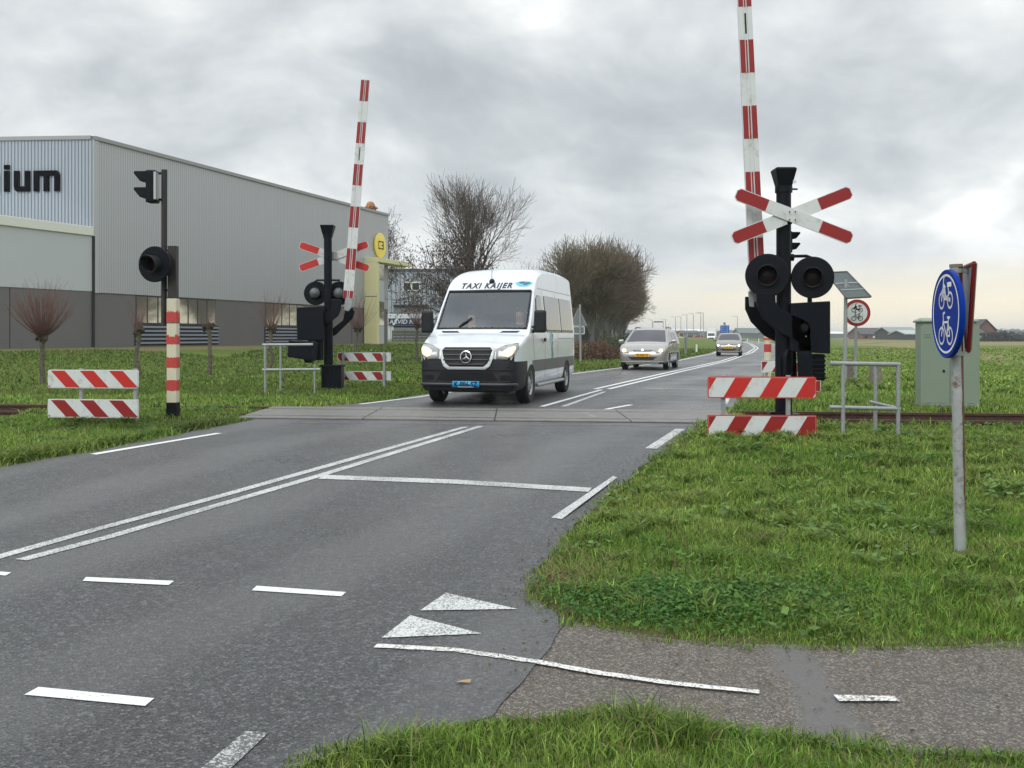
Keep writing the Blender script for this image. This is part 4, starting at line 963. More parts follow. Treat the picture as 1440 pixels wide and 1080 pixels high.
# ---------------------------------------------------------------- white taxi van
YAW = R(13.5); van = thing('taxi_van', (-.80, 17.62, 0.014), -YAW, 'white high-roof taxi van with black bumper and lit headlights driving towards the crossing', 'van'); van.scale = (.945, 1, 1)
def vsec(w_, ht, tw, zb=.30, r=.06, lean=.11):
    xs_at = lambda z: w_ - (lean * max(0, z - 1.30) / .75 if z > 1.30 else 0) - (.02 if z < .5 else 0)
    out = []; lv = [zb, zb + .06, .56, .78, 1.05, 1.31, 2.04]
    for i, z in enumerate(lv):
        zz = min(z, ht - r - .004 * (8 - i)); x = xs_at(zz) - (.05 if i == 0 else 0); out.append((x, zz))
    xt = out[-1][0]
    out += [(xt - r * .22, ht - r * .45), (xt - r * .75, ht - r * .12)]
    tw = min(tw, xt - r * .85 - .02); out += [(tw, ht), (tw * .5, ht + .02), (0, ht + .028)]
    return out
vy = [0, .02, .07, .16, .34, .62, .96, 1.62, 1.88, 2.25, 2.9, 4.2, 5.3, 5.68, 5.83]
vs_ = [vsec(.70, .60, .5, .28), vsec(.82, .82, .6, .26), vsec(.90, .98, .65, .25), vsec(.945, 1.06, .7, .25), vsec(.98, 1.12, .74, .26), vsec(1.0, 1.22, .78, .28), vsec(1.0, 1.35, .93, .30, .035),
       vsec(1.0, 2.10, .90, .30, .04, .07), vsec(1.0, 2.34, .80, .30, .10, .075), vsec(1.0, 2.49, .72, .30, .15, .08), vsec(1.0, 2.575, .70, .30, .18, .08), vsec(1.0, 2.60, .70, .30, .18, .08), vsec(1.0, 2.585, .70, .30, .18, .08), vsec(.985, 2.51, .66, .32, .18, .08), vsec(.95, 2.36, .62, .36, .17, .08)]
def vm_(y, j, z, k):
    if j == -1: return 1
    if .96 <= y <= 1.62 and j >= 9 and z > 1.3: return 2
    if y < .66 and z < .835: return 1
    if y > 1.2 and .54 < z < .78 and j == 2 and y < 5.6: return 3
    if z < .32: return 1
    return 0
M_vanband = mat('grey_van_moulding', (.055, .058, .062), .35, var=.1, dirt=((.18, .17, .15), 5, .58, .5))
vglass = glassmat('van_windscreen_glass', (.74, .82, .82), .055)
body, bv = loft_body('body', vy, vs_, 4, [M_vanwhite, M_plastic, vglass, M_vanband], vm_, van, (1.0, 4.66), .36, .98)
ws = split_slot(body, 2, 'windscreen', vglass, van)
split_slot(body, 3, 'side_moulding', M_vanband, van)
# black border round the windscreen
mb = MB(); B = []
for x, z in ((-.90, 1.37), (.90, 1.37), (.86, 2.09), (-.86, 2.09)):
    h = bv.ray_cast(Vector((x, -3, z)), Vector((0, 1, 0))); B.append(h[0])
for i, w_ in ((0, .022), (1, .016), (2, .03), (3, .016)):
    P = []
    for k in range(13):
        p = Vector(((1 - k / 12) * B[i].x + k / 12 * B[(i + 1) % 4].x, -3, (1 - k / 12) * B[i].z + k / 12 * B[(i + 1) % 4].z)); h = bv.ray_cast(p, Vector((0, 1, 0)))
        if h[0]: P.append(h[0] - Vector((0, .0, 0)))
    mb.tube(P, w_, 6)
mb.build('windscreen_seal', M_plastic, van, smooth=60)
pr('grille_surround', rr2(-.52, .52, .60, 1.02, .10, 5), 'front', bv, M_vanwhite, van, off=.012, grid=.06, th=.012) if False else None
def trap(a, b, z0, z1, c=.14): return [(-b + c, z0), (b - c, z0), (b - c * .45, z0 + .06), (b - .02, z0 + c * 1.2), (a, z1 - .05), (a - .05, z1), (-a + .05, z1), (-a, z1 - .05), (-b + .02, z0 + c * 1.2), (-b + c * .45, z0 + .06)]
gs = pr('grille_surround', trap(.535, .53, .635, 1.045, .17), 'front', bv, M_vanwhite, van, off=.018, th=.02)
gr = pr('grille', trap(.49, .475, .69, 1.03, .15), 'front', bv, M_dark, van, off=.042, th=.004)
M_slat = mat('grille_slat', (.05, .053, .058), .3)
for z, hw in ((.985, .47), (.90, .46), (.815, .45), (.735, .36)): pr('slat', [(-hw, z - .016), (hw, z - .016), (hw, z + .006), (-hw, z + .006)], 'front', bv, M_slat, gr, off=.050, th=.012)
h = bv.ray_cast(Vector((0, -3, .86)), Vector((0, 1, 0)))[0]; cc = h - Vector((0, .085, 0))
mb = MB(); mb.revolve([(.098, -.02), (.112, -.01), (.112, .008), (.098, .012), (.094, 0)], cc, (0, -1, .12), 36)
for k in range(3):
    a = R(90 + 120 * k); tip = Vector((math.cos(a), 0, math.sin(a))) * .10; sd_ = Vector((-math.sin(a), 0, math.cos(a))) * .02
    mb.add([cc + tip, cc + sd_, cc - sd_, cc + Vector((0, -.02, 0)), cc + Vector((0, .01, 0))], [(0, 1, 3), (0, 3, 2), (0, 4, 1), (0, 2, 4)])
mb.build('star_emblem', M_chrome, gr, smooth=30)
for s in (-1, 1):
    hl = pr('headlight', [(s * .56, .83), (s * .56, 1.0), (s * .70, 1.06), (s * .93, 1.10), (s * .955, 1.02), (s * .90, .88), (s * .75, .815)], 'front', bv, M_headc, van, off=.014, grid=.05, th=.012)
    pr('lamp', [(s * .72, .88), (s * .70, .97), (s * .78, 1.02), (s * .90, 1.05), (s * .92, 1.00), (s * .87, .90), (s * .79, .86)], 'front', bv, M_head, hl, off=.030, grid=.05, th=.004)
    p = bv.ray_cast(Vector((s * .80, -3, .955)), Vector((0, 1, 0)))[0]; mb = MB(); mb.revolve([(.001, .03), (.034, .02), (.036, 0)], p - Vector((0, .03, 0)), (0, -1, 0), 14); mb.build('bulb', M_bulb, hl)
    pr('fog_recess', [(s * .42, .40), (s * .50, .56), (s * .78, .60), (s * .86, .52), (s * .82, .42)], 'front', bv, M_dark, van, off=.006)  # flat panel on the bumper, recess shading put into its dark colour
pr('bumper_grille', [(-.40, .42), (.40, .42), (.46, .58), (-.46, .58)], 'front', bv, M_dark, van, off=.008)
pr('bumper_ledge', [(-.93, .35), (.93, .35), (.93, .40), (-.93, .40)], 'front', bv, mat('bumper_ledge_grey', (.04, .043, .05), .4), van, off=.03, th=.03, grid=.05)
pl = pr('number_plate', [(-.26, .325), (.26, .325), (.26, .435), (-.26, .435)], 'front', bv, M_blueplate, van, off=.075, grid=0, th=.012)
tv, tf = textmesh('K-886-SZ', .125, 0, .003, .92); 
yy = bv.ray_cast(Vector((0, -3, .38)), Vector((0, 1, 0)))[0].y - .0765
pl.data.vertices.foreach_set('co', np.array([(v.co.x, yy + .001, v.co.z) for v in pl.data.vertices]).ravel()); pl.modifiers[0].thickness = .012; pl.modifiers[0].offset = -1
mb = MB(); mb.add([(x, yy - .002, z + .336) for x, z in tv], tf); mb.build('plate_lettering', M_black, pl, fix=False)
mb = MB(); mb.box((0, yy - .0015, .331), (.30, .002, .008)); mb.build('plate_frame_text', M_sign_white, pl)
# bonnet vents, antenna, wiper, mirrors
pr('lower_intake', [(-.60, .44), (.60, .44), (.50, .59), (-.50, .59)], 'front', bv, mat('intake_black', (.004, .004, .005), .9), van, off=.012)
for s in (-1, 1): pr('fog_recess_shade', rr2(s * .74 - .10, s * .74 + .10, .45, .54, .03), 'front', bv, mat('intake_black', (.004, .004, .005), .9), van, off=.012)  # flat black patches, shading of the fog recesses put in as colour
pr('bumper_crease', [(-.90, .625), (.90, .625), (.90, .64), (-.90, .64)], 'front', bv, M_plastic, van, off=.014, th=.01, grid=.05)
for s in (-1, 1): pr('bonnet_vent', [(s * .40, .90), (s * .78, .90), (s * .80, .945), (s * .42, .945)] if False else [(s * .40, 1.292), (s * .76, 1.292), (s * .80, 1.325), (s * .46, 1.325)], 'front', bv, M_plastic, van, off=.006, grid=.04)
tv, tf = textmesh('TAXI KAIJER', .148, .22, .006, 1.10, 1.24); proj('roof_lettering', [(x - .10, z + 2.155) for x, z in tv], tf, 'front', bv, mat('dark_blue_lettering', (.012, .016, .03), .4), van, off=.006, grid=0)
M_cyan = mat('cyan_logo', (.12, .50, .60), .4); M_navy = mat('navy_logo', (.03, .10, .20), .4)
lg = proj('roof_logo', [(.68 + .17 * math.cos(a) * (1 + .12 * math.sin(3 * a)), 2.235 + .058 * math.sin(a)) for a in [2 * math.pi * k / 22 for k in range(22)]], [tuple(range(22))], 'front', bv, M_cyan, van, off=.005, grid=.05)
for (cx, cz, a_, b_) in ((.64, 2.26, .07, .018), (.76, 2.25, .06, .016), (.71, 2.225, .05, .014)):
    proj('leaf', [(cx + a_ * math.cos(2 * math.pi * k / 10), cz + b_ * math.sin(2 * math.pi * k / 10)) for k in range(10)], [tuple(range(10))], 'front', bv, M_navy, lg, off=.008, grid=0)
mb = MB(); p = bv.ray_cast(Vector((0, -3, 2.285)), Vector((0, 1, 0)))[0]; mb.revolve([(.001, .06), (.035, .05), (.055, .02), (.06, 0)], p, (0, -.7, .7), 14); mb.tube([p + Vector((0, -.02, .03)), p + Vector((0, .02, .52))], .006, 6); mb.build('aerial', M_plastic, van, smooth=50)
def onws(x, z, o=.02): return bv.ray_cast(Vector((x, -3, z)), Vector((0, 1, 0)))[0] - Vector((0, o, 0))
mb = MB(); mb.tube([onws(-.46, 1.40), onws(-.40, 1.46), onws(-.24, 1.56)], .012, 6); mb.tube([onws(-.42, 1.44), onws(-.24, 1.57)], .02, 6); mb.build('wiper', M_plastic, van)
for s in (-1, 1):
    mb = MB(); c = Vector((s * 1.16, 1.10, 1.50))
    mb.box(c, (.24, .12, .42)); mr = mb.build('mirror', M_plastic, van); b_ = mr.modifiers.new('b', 'BEVEL'); b_.width = .045; b_.segments = 3
    mb = MB(); mb.tube([(s * .93, 1.15, 1.30), (s * 1.10, 1.12, 1.34)], .035, 8); mb.tube([(s * .93, 1.2, 1.38), (s * 1.08, 1.12, 1.42)], .02, 8); mb.build('arm', M_plastic, mr)
for s, vw in ((1, 'right'), (-1, 'left')):
    pr('door_window', [(1.20, 1.36), (2.16, 1.36), (2.18, 1.98), (2.10, 2.02), (1.78, 2.02), (1.66, 1.96)], vw, bv, M_glass_blue, van, off=.004, th=.003)
    pr('window_post', [(1.52, 1.36), (1.58, 1.36), (1.66, 1.96), (1.60, 1.93)], vw, bv, M_plastic, van, off=.009)
    for a, b in ((2.42, 3.98), (4.02, 5.48)): pr('side_window', rr2(a, b, 1.30, 2.03, .06), vw, bv, M_glass_blue, van, off=.004, th=.003)
    pr('window_gap', [(3.97, 1.30), (4.03, 1.30), (4.03, 2.03), (3.97, 2.03)], vw, bv, M_plastic, van, off=.006)
    M_gap = M_dark
    for y in (2.28, 3.62): pr('door_gap', [(y, .42), (y + .012, .42), (y + .012, 2.12), (y, 2.12)], vw, bv, M_gap, van, off=.002, grid=.08)
    pr('door_gap', [(1.28, .80), (1.292, .80), (1.16, 1.34), (1.148, 1.34)], vw, bv, M_gap, van, off=.002)
    pr('slide_rail', [(3.7, 1.16), (5.5, 1.16), (5.5, 1.185), (3.7, 1.185)], vw, bv, mat('soft_grey', (.35, .36, .36), .5), van, off=.004)
    pr('door_handle', rr2(2.02, 2.20, 1.12, 1.19, .02), vw, bv, M_plastic, van, off=.03, th=.02)
    pr('roof_seam', [(1.9, 2.145), (5.6, 2.145), (5.6, 2.157), (1.9, 2.157)], vw, bv, mat('soft_grey', (.35, .36, .36), .5), van, off=.003)
    tv, tf = textmesh('KAIJER', .20, .15, .006); tl = mat('teal_lettering', (.01, .16, .17), .4)
    proj('side_lettering', [(2.95 + (z if s > 0 else -z), 1.0 - x) for x, z in tv], tf, vw, bv, tl, van, off=.004, grid=0)
    proj('side_logo', [(2.86 + .10 * math.cos(2 * math.pi * k / 16), 1.32 + .16 * math.sin(2 * math.pi * k / 16) - .12) for k in range(16)], [tuple(range(16))], vw, bv, mat('pale_cyan_logo', (.30, .52, .55), .4), van, off=.0035)
    mb = MB(); mb.tube([(s * 1.0, 1.5, .30), (s * 1.03, 1.6, .30), (s * 1.03, 4.05, .30), (s * 1.0, 4.15, .30)], .033, 10); mb.tube([(s * .85, 1.9, .31), (s * 1.03, 1.9, .30)], .02, 6); mb.tube([(s * .85, 3.6, .31), (s * 1.03, 3.6, .30)], .02, 6); mb.build('side_step', M_galv, van, smooth=45)
    for wy in (1.0, 4.66): wheel(van, s * .885, wy, .36, s, .235)
    pr('arch_trim', [(4.66 + rr * math.cos(a), .30 + rr * math.sin(a)) for rr, an in ((.47, range(0, 13)), (.425, range(12, -1, -1))) for a in [math.pi * k / 12 for k in an]], vw, bv, M_plastic, van, off=.012, grid=0) if False else None
mb = MB(); mb.box((0, 2.9, .26), (1.3, 4.6, .12)); mb.tube([(-.88, 1.0, .36), (.88, 1.0, .36)], .06, 8); mb.tube([(-.88, 4.66, .36), (.88, 4.66, .36)], .07, 8); mb.build('underbody', M_dark, van)
# cabin
mb = MB(); mb.box((0, 1.32, 1.20), (1.72, .62, .22)); mb.box((.42, 1.5, 1.30), (.5, .2, .12)); mb.build('dashboard', M_dark, van, bevel=.04)
M_seat = mat('seat_fabric', (.035, .04, .05), .85)
for x, y in ((.48, 2.30), (-.48, 2.30), (-.05, 3.3), (-.6, 3.3), (.5, 4.2), (-.5, 4.2)):
    mb = MB(); mb.box((x, y, 1.18), (.46, .14, .72)); mb.box((x, y - .25, .80), (.48, .5, .14)); mb.box((x, y + .01, 1.62), (.26, .10, .18)); mb.build('seat', M_seat, van, bevel=.04)
mb = MB(); mb.tube([(.48 + .19 * math.cos(a), 1.72 - .06 * math.sin(a), 1.28 + .17 * math.sin(a)) for a in [2 * math.pi * k / 20 for k in range(21)]], .014, 6); mb.build('steering_wheel', M_plastic, van)
mb = MB(); mb.box((0, 1.75, 2.0), (.22, .05, .09)); mb.build('inner_mirror', M_plastic, van, bevel=.015)
XF = Matrix.Translation(van.location) @ Matrix.Rotation(-YAW, 4, 'Z')
seated(.48, 2.12, .86, 'dark-haired driver in a dark jacket behind the wheel of the white taxi van', XF)
seated(-.50, 2.12, .80, 'passenger in dark clothes seated beside the taxi van driver', XF)
# ---------------------------------------------------------------- cars
def csec(w_, ht, tw, belt, zb=.22, r=.05, lean=.16, top=1.38):
    out = []; lv = [zb, zb + .08, .50, .72, belt, (belt + top) / 2 + .02, top]
    for i, z in enumerate(lv):
        zz = min(z, ht - r - .005 * (8 - i)); x = w_ - (lean * max(0, zz - belt) / .45) - (.05 if i == 0 else 0) - (.02 if i == 1 else 0); out.append((x, zz))
    xt = out[-1][0]; out += [(xt - r * .3, ht - r * .5), (xt - r * .9, ht - r * .1)]
    tw = min(tw, xt - r * .95 - .02); out += [(tw, ht), (tw * .5, ht + .015), (0, ht + .022)]
    return out
def car(name, loc, yaw, label, paint, sc=1.0, wid=.88, prof=None, plate_='12-AB-3', lines=True, hl=None, gw=.30):
    t = thing(name, loc, -yaw, label, 'car'); t.scale = (sc,) * 3
    cy, cw, ch, tws, belt, top, cowl, wst, rear = prof
    secs = [csec(wid * a, h_, tw, belt, top=top, r=(.05 if y < cowl - .01 else .10)) for y, a, h_, tw in zip(cy, cw, ch, tws)]
    def mf(y, j, z, k):
        if j == -1: return 0
        if cowl <= y <= wst and j >= 9: return 2
        if j in (4, 5) and z > belt and cowl + .25 < y < rear: return 3
        if j >= 9 and y > cy[-3]: return 2 if y > cy[-2] else 0
        if z < .30: return 1
        return 0
    b, v = loft_body('body', cy, secs, 3, [paint, M_plastic, M_carglass, M_glass_dark], mf, t, (.86, .86 + 2.6), .31, wid - .02)
    split_slot(b, 2, 'windscreen', M_carglass, t); split_slot(b, 3, 'side_windows', M_glass_dark, t)
    for s in (-1, 1):
        h_ = pr('headlight', [(s * .48, .60), (s * .50, .70), (s * .66, .78), (s * .80, .80), (s * .82, .72), (s * .74, .62)], 'front', v, M_headc, t, off=.01, grid=.05, th=.008)
        mb = MB(); p = v.ray_cast(Vector((s * .66, -3, .69)), Vector((0, 1, 0)))[0]; mb.revolve([(.001, .05), (.05, .04), (.078, .015), (.08, -.03)], p - Vector((0, .01, 0)), (0, -1, .1), 16); mb.build('lamp', M_head, h_, smooth=60)
        mb = MB(); mb.revolve([(.001, .02), (.03, .012), (.032, 0)], p - Vector((0, .055, 0)), (0, -1, .1), 12); mb.build('bulb', M_bulb, h_)
        mb = MB(); mb.box((s * (wid + .10), cowl + .28, belt + .09), (.20, .12, .13)); m_ = mb.build('mirror', paint, t); q = m_.modifiers.new('b', 'BEVEL'); q.width = .03; q.segments = 2
        mb = MB(); mb.tube([(s * (wid - .06), cowl + .30, belt + .03), (s * (wid + .06), cowl + .28, belt + .05)], .025, 6); mb.build('mirror_foot', M_plastic, m_)
        for wy in (.86, 3.46): wheel(t, s * (wid - .12), wy, .31, s, .2)
        vw = 'right' if s > 0 else 'left'
        for y in (cowl + .12, 2.15, 3.15): pr('door_gap', [(y, .34), (y + .014, .34), (y + .014, belt), (y, belt)], vw, v, M_dark, t, off=.003, grid=.1)
        pr('side_strip', [(1.3, .56), (3.1, .56), (3.1, .60), (1.3, .60)], vw, v, M_plastic, t, off=.012, th=.01)
        for y in (1.95, 2.95): pr('door_handle', rr2(y, y + .17, .79, .83, .01), vw, v, paint, t, off=.02, th=.015)
        for y in (2.2, 3.1): pr('pillar', [(y, belt), (y + .06, belt), (y + .05, top - .02), (y - .01, top - .02)], vw, v, M_plastic, t, off=.006)
    g = pr('grille', [(-gw, .66), (gw, .66), (gw + .05, .72), (-gw - .05, .72)], 'front', v, M_dark, t, off=.008, grid=.06); pr('grille_bar', [(-gw, .685), (gw, .685), (gw, .695), (-gw, .695)], 'front', v, M_chrome, g, off=.016, grid=.06)
    mb = MB(); p = v.ray_cast(Vector((0, -3, .715)), Vector((0, 1, 0)))[0]; mb.revolve([(.001, .02), (.035, .018), (.05, 0)], p, (0, -1, .3), 12); mb.build('badge', M_chrome, g, smooth=40)
    pr('lower_intake', [(-.38, .36), (.38, .36), (.52, .47), (-.52, .47)], 'front', v, M_dark, t, off=.006, grid=.06)
    pr('bumper_lip', [(-.80, .28), (.80, .28), (.80, .31), (-.80, .31)], 'front', v, M_galv, t, off=.012, th=.01, grid=.06)
    yy = min(v.ray_cast(Vector((x, -3, .54)), Vector((0, 1, 0)))[0].y for x in (0, .25)) - .02
    mb = MB(); mb.box((0, yy, .535), (.52, .014, .115)); p_ = mb.build('number_plate', M_yellowplate, t)
    tv, tf = textmesh(plate_, .11, 0, .003, .95); mb = MB(); mb.add([(x, yy - .009, z + .497) for x, z in tv], tf); mb.build('plate_lettering', M_black, p_, fix=False)
    mb = MB(); mb.box((0, 2.1, .25), (1.2, 3.4, .1)); mb.build('underbody', M_dark, t)
    if lines:
        for s in (-1, 1): mb = MB(); z = ch[7] - .01; mb.tube([(s * .58, wst + .15, z - .04), (s * .58, wst + .35, z + .05), (s * .58, wst + 1.6, z + .03), (s * .58, wst + 1.75, z - .05)], .018, 6); mb.build('roof_rail', M_plastic, t, smooth=50)
    return t
P307 = ([0, .03, .10, .30, .70, 1.02, 1.95, 2.5, 3.5, 4.05, 4.25, 4.36], [.72, .86, .93, .98, 1, 1, 1, 1, 1, .99, .96, .90], [.50, .62, .72, .82, .93, 1.0, 1.44, 1.52, 1.50, 1.42, 1.12, .70], [.4, .5, .6, .66, .70, .72, .58, .55, .55, .52, .5, .4], .93, 1.37, 1.02, 1.95, 4.0)
M_carglass = mat('car_windscreen', (.03, .03, .045), .06, spec=.35)
M_silver = mat('silver_paint', (.27, .26, .245), .25, .45, var=.04, coat=.6); M_beige = mat('beige_metallic', (.17, .155, .13), .25, .5, var=.05, coat=.8)
car('estate_car', (UX(903, 35.8), 35.8, .014), R(16), 'silver estate car with yellow number plate and lit headlights, first behind the van', M_silver, prof=P307, plate_='52-NZ-TJ')
PI20 = ([0, .03, .10, .30, .62, .92, 1.75, 2.2, 3.2, 3.65, 3.85, 3.92], [.70, .85, .93, .98, 1, 1, 1, 1, 1, .98, .95, .9], [.50, .64, .76, .86, .96, 1.02, 1.42, 1.49, 1.46, 1.36, 1.0, .6], [.4, .5, .6, .64, .68, .70, .56, .53, .53, .5, .48, .4], .95, 1.35, .92, 1.75, 3.55)
car('hatchback_car', (UX(1024.5, 60.5), 60.5, .014), R(14), 'small beige hatchback with lit headlights, farther back near the bend', M_beige, sc=.93, wid=.84, prof=PI20, plate_='84-KX-PZ', lines=False, gw=.2)
# distant white lorry
t = thing('delivery_truck', (UX(1000, 250), 250, 0), R(-14), 'small white delivery truck approaching far down the road', 'truck')
mb = MB(); mb.box((0, 3.9, 1.95), (2.2, 4.6, 2.3)); mb.build('cargo_box', M_white, t, bevel=.05)
mb = MB(); mb.prism([(0, .35), (.0, .95), (.45, 1.15), (.95, 1.85), (1.9, 1.95), (1.9, .35)], (-1, 0, 0), (0, 1, 0), (0, 0, 1), 2.0); mb.build('cab', M_white, t, bevel=.06)
mb = MB(); mb.add([(-.85, .45, 1.17), (.85, .45, 1.17), (.8, .93, 1.84), (-.8, .93, 1.84)], [(0, 1, 2, 3)]); o = mb.build('windscreen', M_glass_dark, t); md = o.modifiers.new('s', 'SOLIDIFY'); md.thickness = .06; md.offset = 0
mb = MB(); mb.box((0, -.02, .55), (1.7, .06, .3)); mb.build('grille', M_dark, t)
for s in (-1, 1):
    mb = MB(); mb.box((s * .78, -.03, .75), (.25, .05, .18)); mb.build('headlight', M_head, t)
    for y in (1.0, 4.8): mb = MB(); mb.revolve([(.001, -.12), (.38, -.12), (.38, .12), (.001, .12)], (s * .88, y, .38), (1, 0, 0), 16); mb.build('wheel', M_rubber, t)
# ================================================================ buildings
def cladding(name, c1, c2, pitch, axis_vec, depth=.5, rough=.45):
    """vertical trapezoid metal sheet: ribs along the wall direction in object space"""
    m = bpy.data.materials.new(name); m.use_nodes = True; t = NT(m.node_tree); b = t.n['Principled BSDF']
    g = t.new('ShaderNodeNewGeometry').outputs['Position']; dp = t.new('ShaderNodeVectorMath'); dp.operation = 'DOT_PRODUCT'
    t.link(g, dp.inputs[0]); dp.inputs[1].default_value = (*axis_vec, 0)
    f = t.m('FRACT', t.m('DIVIDE', dp.outputs['Value'], pitch)); h = t.m('ABSOLUTE', t.m('SUBTRACT', f, .5))
    rib = t.ramp(h, [(.16, (0, 0, 0)), (.24, (1, 1, 1))])
    n = t.noise(g, .5, 4, .6); c = t.mix(n, c1, tuple(x * 1.12 for x in c1)); c = t.mix(t.ramp(h, [(.13, (1, 1, 1)), (.2, (0, 0, 0))]), c, c2)
    t.link(c, b.inputs['Base Color']); b.inputs['Roughness'].default_value = rough; b.inputs['Metallic'].default_value = .15
    bn = t.new('ShaderNodeBump'); bn.inputs['Strength'].default_value = depth; bn.inputs['Distance'].default_value = .04; t.link(rib, bn.inputs['Height']); t.link(bn.outputs[0], b.inputs['Normal'])
    return m
wd = Vector((10.8, 32, 0)).normalized(); wn = Vector((wd.y, -wd.x, 0))      # along the long wall, and out of it towards the road
A0 = Vector((-21, 50, 0)); Lw = Vector((10.8, 32, 0)).length
def WP(s, o, z): p = A0 + wd * s + wn * o; return Vector((p.x, p.y, z))
def wall_box(mb, s0, s1, o0, o1, z0, z1):
    P = [WP(s, o, z) for z in (z0, z1) for s, o in ((s0, o0), (s1, o0), (s1, o1), (s0, o1))]
    mb.add(P, [(3, 2, 1, 0), (4, 5, 6, 7), (0, 1, 5, 4), (1, 2, 6, 5), (2, 3, 7, 6), (3, 0, 4, 7)])
M_cladA = cladding('grey_sheet_cladding', (.44, .45, .475), (.355, .365, .385), .175, (wd.x, wd.y), .18)
M_cladB = cladding('blue_grey_ribbed_cladding', (.31, .355, .405), (.14, .17, .215), .175, (1, -.06), .4)
M_pan = mat('pale_panel', (.50, .525, .545), .5, var=.05, scale=.7)
M_plinth = mat('dark_plinth', (.155, .146, .145), .7, var=.12, scale=1.2, bump=.15)
M_band = mat('pale_fascia', (.74, .75, .68), .45, var=.04)
H = 11.14; bld = thing('warehouse', (A0.x, A0.y, .6), 0, 'large grey ribbed metal warehouse with dark plinth, band windows and black lettering', 'warehouse')
inv = Matrix.Translation(-Vector(bld.location))
def wb(name, m, mb, par=bld, **k):
    mb.v = [tuple(Vector(p) - Vector(bld.location)) for p in mb.v]; return mb.build(name, m, par, **k)
mb = MB(); wall_box(mb, 0, Lw, -30, 0, 3.43, H); side = wb('cladding_wall', M_cladA, mb)
mb = MB(); wall_box(mb, .05, Lw - .05, -29.9, -.06, -.6, 3.425); wb('plinth_wall', M_plinth, mb)
# front facade (square to the picture) sits 6 cm proud
fd = Vector((-1, .07, 0)).normalized(); fn = Vector((-fd.y, fd.x, 0)); fn = fn if fn.y < 0 else -fn
P = lambda a, o, z: A0 + fd * a + fn * o + Vector((0, 0, z))
mb = MB(); q = [P(a, o, z) for z in (6.2, H) for a, o in ((-.0, -.2), (-.0, .08), (26, .08), (26, -.2))]; mb.add(q, [(3, 2, 1, 0), (4, 5, 6, 7), (0, 1, 5, 4), (1, 2, 6, 5), (2, 3, 7, 6), (3, 0, 4, 7)]); fac = wb('facade_wall', M_cladB, mb)
mb = MB(); wall_box(mb, -.0, Lw + .05, -.12, .10, H - .05, H + .14); q = [P(a, o, z) for z in (H - .05, H + .14) for a, o in ((.1, -.3), (.1, .16), (26, .16), (26, -.3))]; mb.add(q, [(3, 2, 1, 0), (4, 5, 6, 7), (0, 1, 5, 4), (1, 2, 6, 5), (2, 3, 7, 6), (3, 0, 4, 7)])
M_trim = mat('roof_trim', (.30, .31, .315), .4, .3)
rf = wb('roof_trim', M_trim, mb)
mb = MB(); wall_box(mb, -.07, .30, .0, .05, 3.4, H - .06); wb('corner_trim', mat('corner_trim_pale', (.45, .47, .49), .4), mb)
# low annex running forward in line with the wall
ad_ = Vector((-2.1, -5, 0)).normalized(); an = Vector((-ad_.y, ad_.x, 0)); an = an if an.x > 0 else -an
Q = lambda a, o, z: A0 + ad_ * a + an * o + Vector((0, 0, z))
def abox(mb, a0, a1, o0, o1, z0, z1):
    q = [Q(a, o, z) for z in (z0, z1) for a, o in ((a0, o0), (a1, o0), (a1, o1), (a0, o1))]; mb.add(q, [(3, 2, 1, 0), (4, 5, 6, 7), (0, 1, 5, 4), (1, 2, 6, 5), (2, 3, 7, 6), (3, 0, 4, 7)])
mb = MB(); abox(mb, .04, 26, -14, -.02, 3.47, 6.25); wb('annex_wall', M_pan, mb)
mb = MB(); abox(mb, .08, 26, -14, .08, 6.25, 6.70); wb('annex_fascia', M_band, mb, bevel=.02)
mb = MB(); abox(mb, .06, 26, -13.9, -.05, -.6, 3.465); wb('annex_plinth', M_plinth, mb)
mb = MB(); abox(mb, -.02, .10, -.02, .06, -.3, 6.24); wb('drain_pipe', M_dark, mb)
mb = MB()
for s in (4.9, 9.8): abox(mb, s, s + .03, -.05, -.035, .3, 3.45)
for s in (17.2, 22.5, 27.5): wall_box(mb, s, s + .04, -.06, -.045, .3, 3.42)
wb('panel_joints', M_dark, mb)
# window bands and louvres
M_winref = mat('window_glass', (.62, .60, .52), .05, .8); M_louv = mat('louvre_blue_grey', (.16, .18, .21), .45, .2)
def band(s0, s1, n, par=bld):
    mb = MB(); wall_box(mb, s0, s1, -.08, -.03, 1.86, 3.40); f = wb('window_band', mat('window_frame_dark', (.05, .045, .045), .5), mb)
    w_ = (s1 - s0) / n
    for k in range(n): mb = MB(); wall_box(mb, s0 + w_ * k + .06, s0 + w_ * (k + 1) - .06, -.04, -.015, 1.95, 3.33); o = wb('pane', M_winref, mb, f)
    mb = MB(); wall_box(mb, s0 - .1, s1 + .3, -.08, -.04, .72, 1.84); lv = wb('louvre_back', M_dark, mb)
    mb = MB()
    for k in range(5):
        z = .80 + k * .215
        Pp = [WP(s, o, zz) for s in (s0 - .05, s1 + .25) for o, zz in ((-.03, z), (.04, z + .01), (.0, z + .115), (-.03, z + .115))]
        mb.add(Pp, [(0, 1, 2, 3), (7, 6, 5, 4), (0, 4, 5, 1), (1, 5, 6, 2), (2, 6, 7, 3), (3, 7, 4, 0)])
    wb('louvre_blades', M_louv, mb, lv)
band(3.16, 10.2, 8); band(15.6, 21.4, 6)
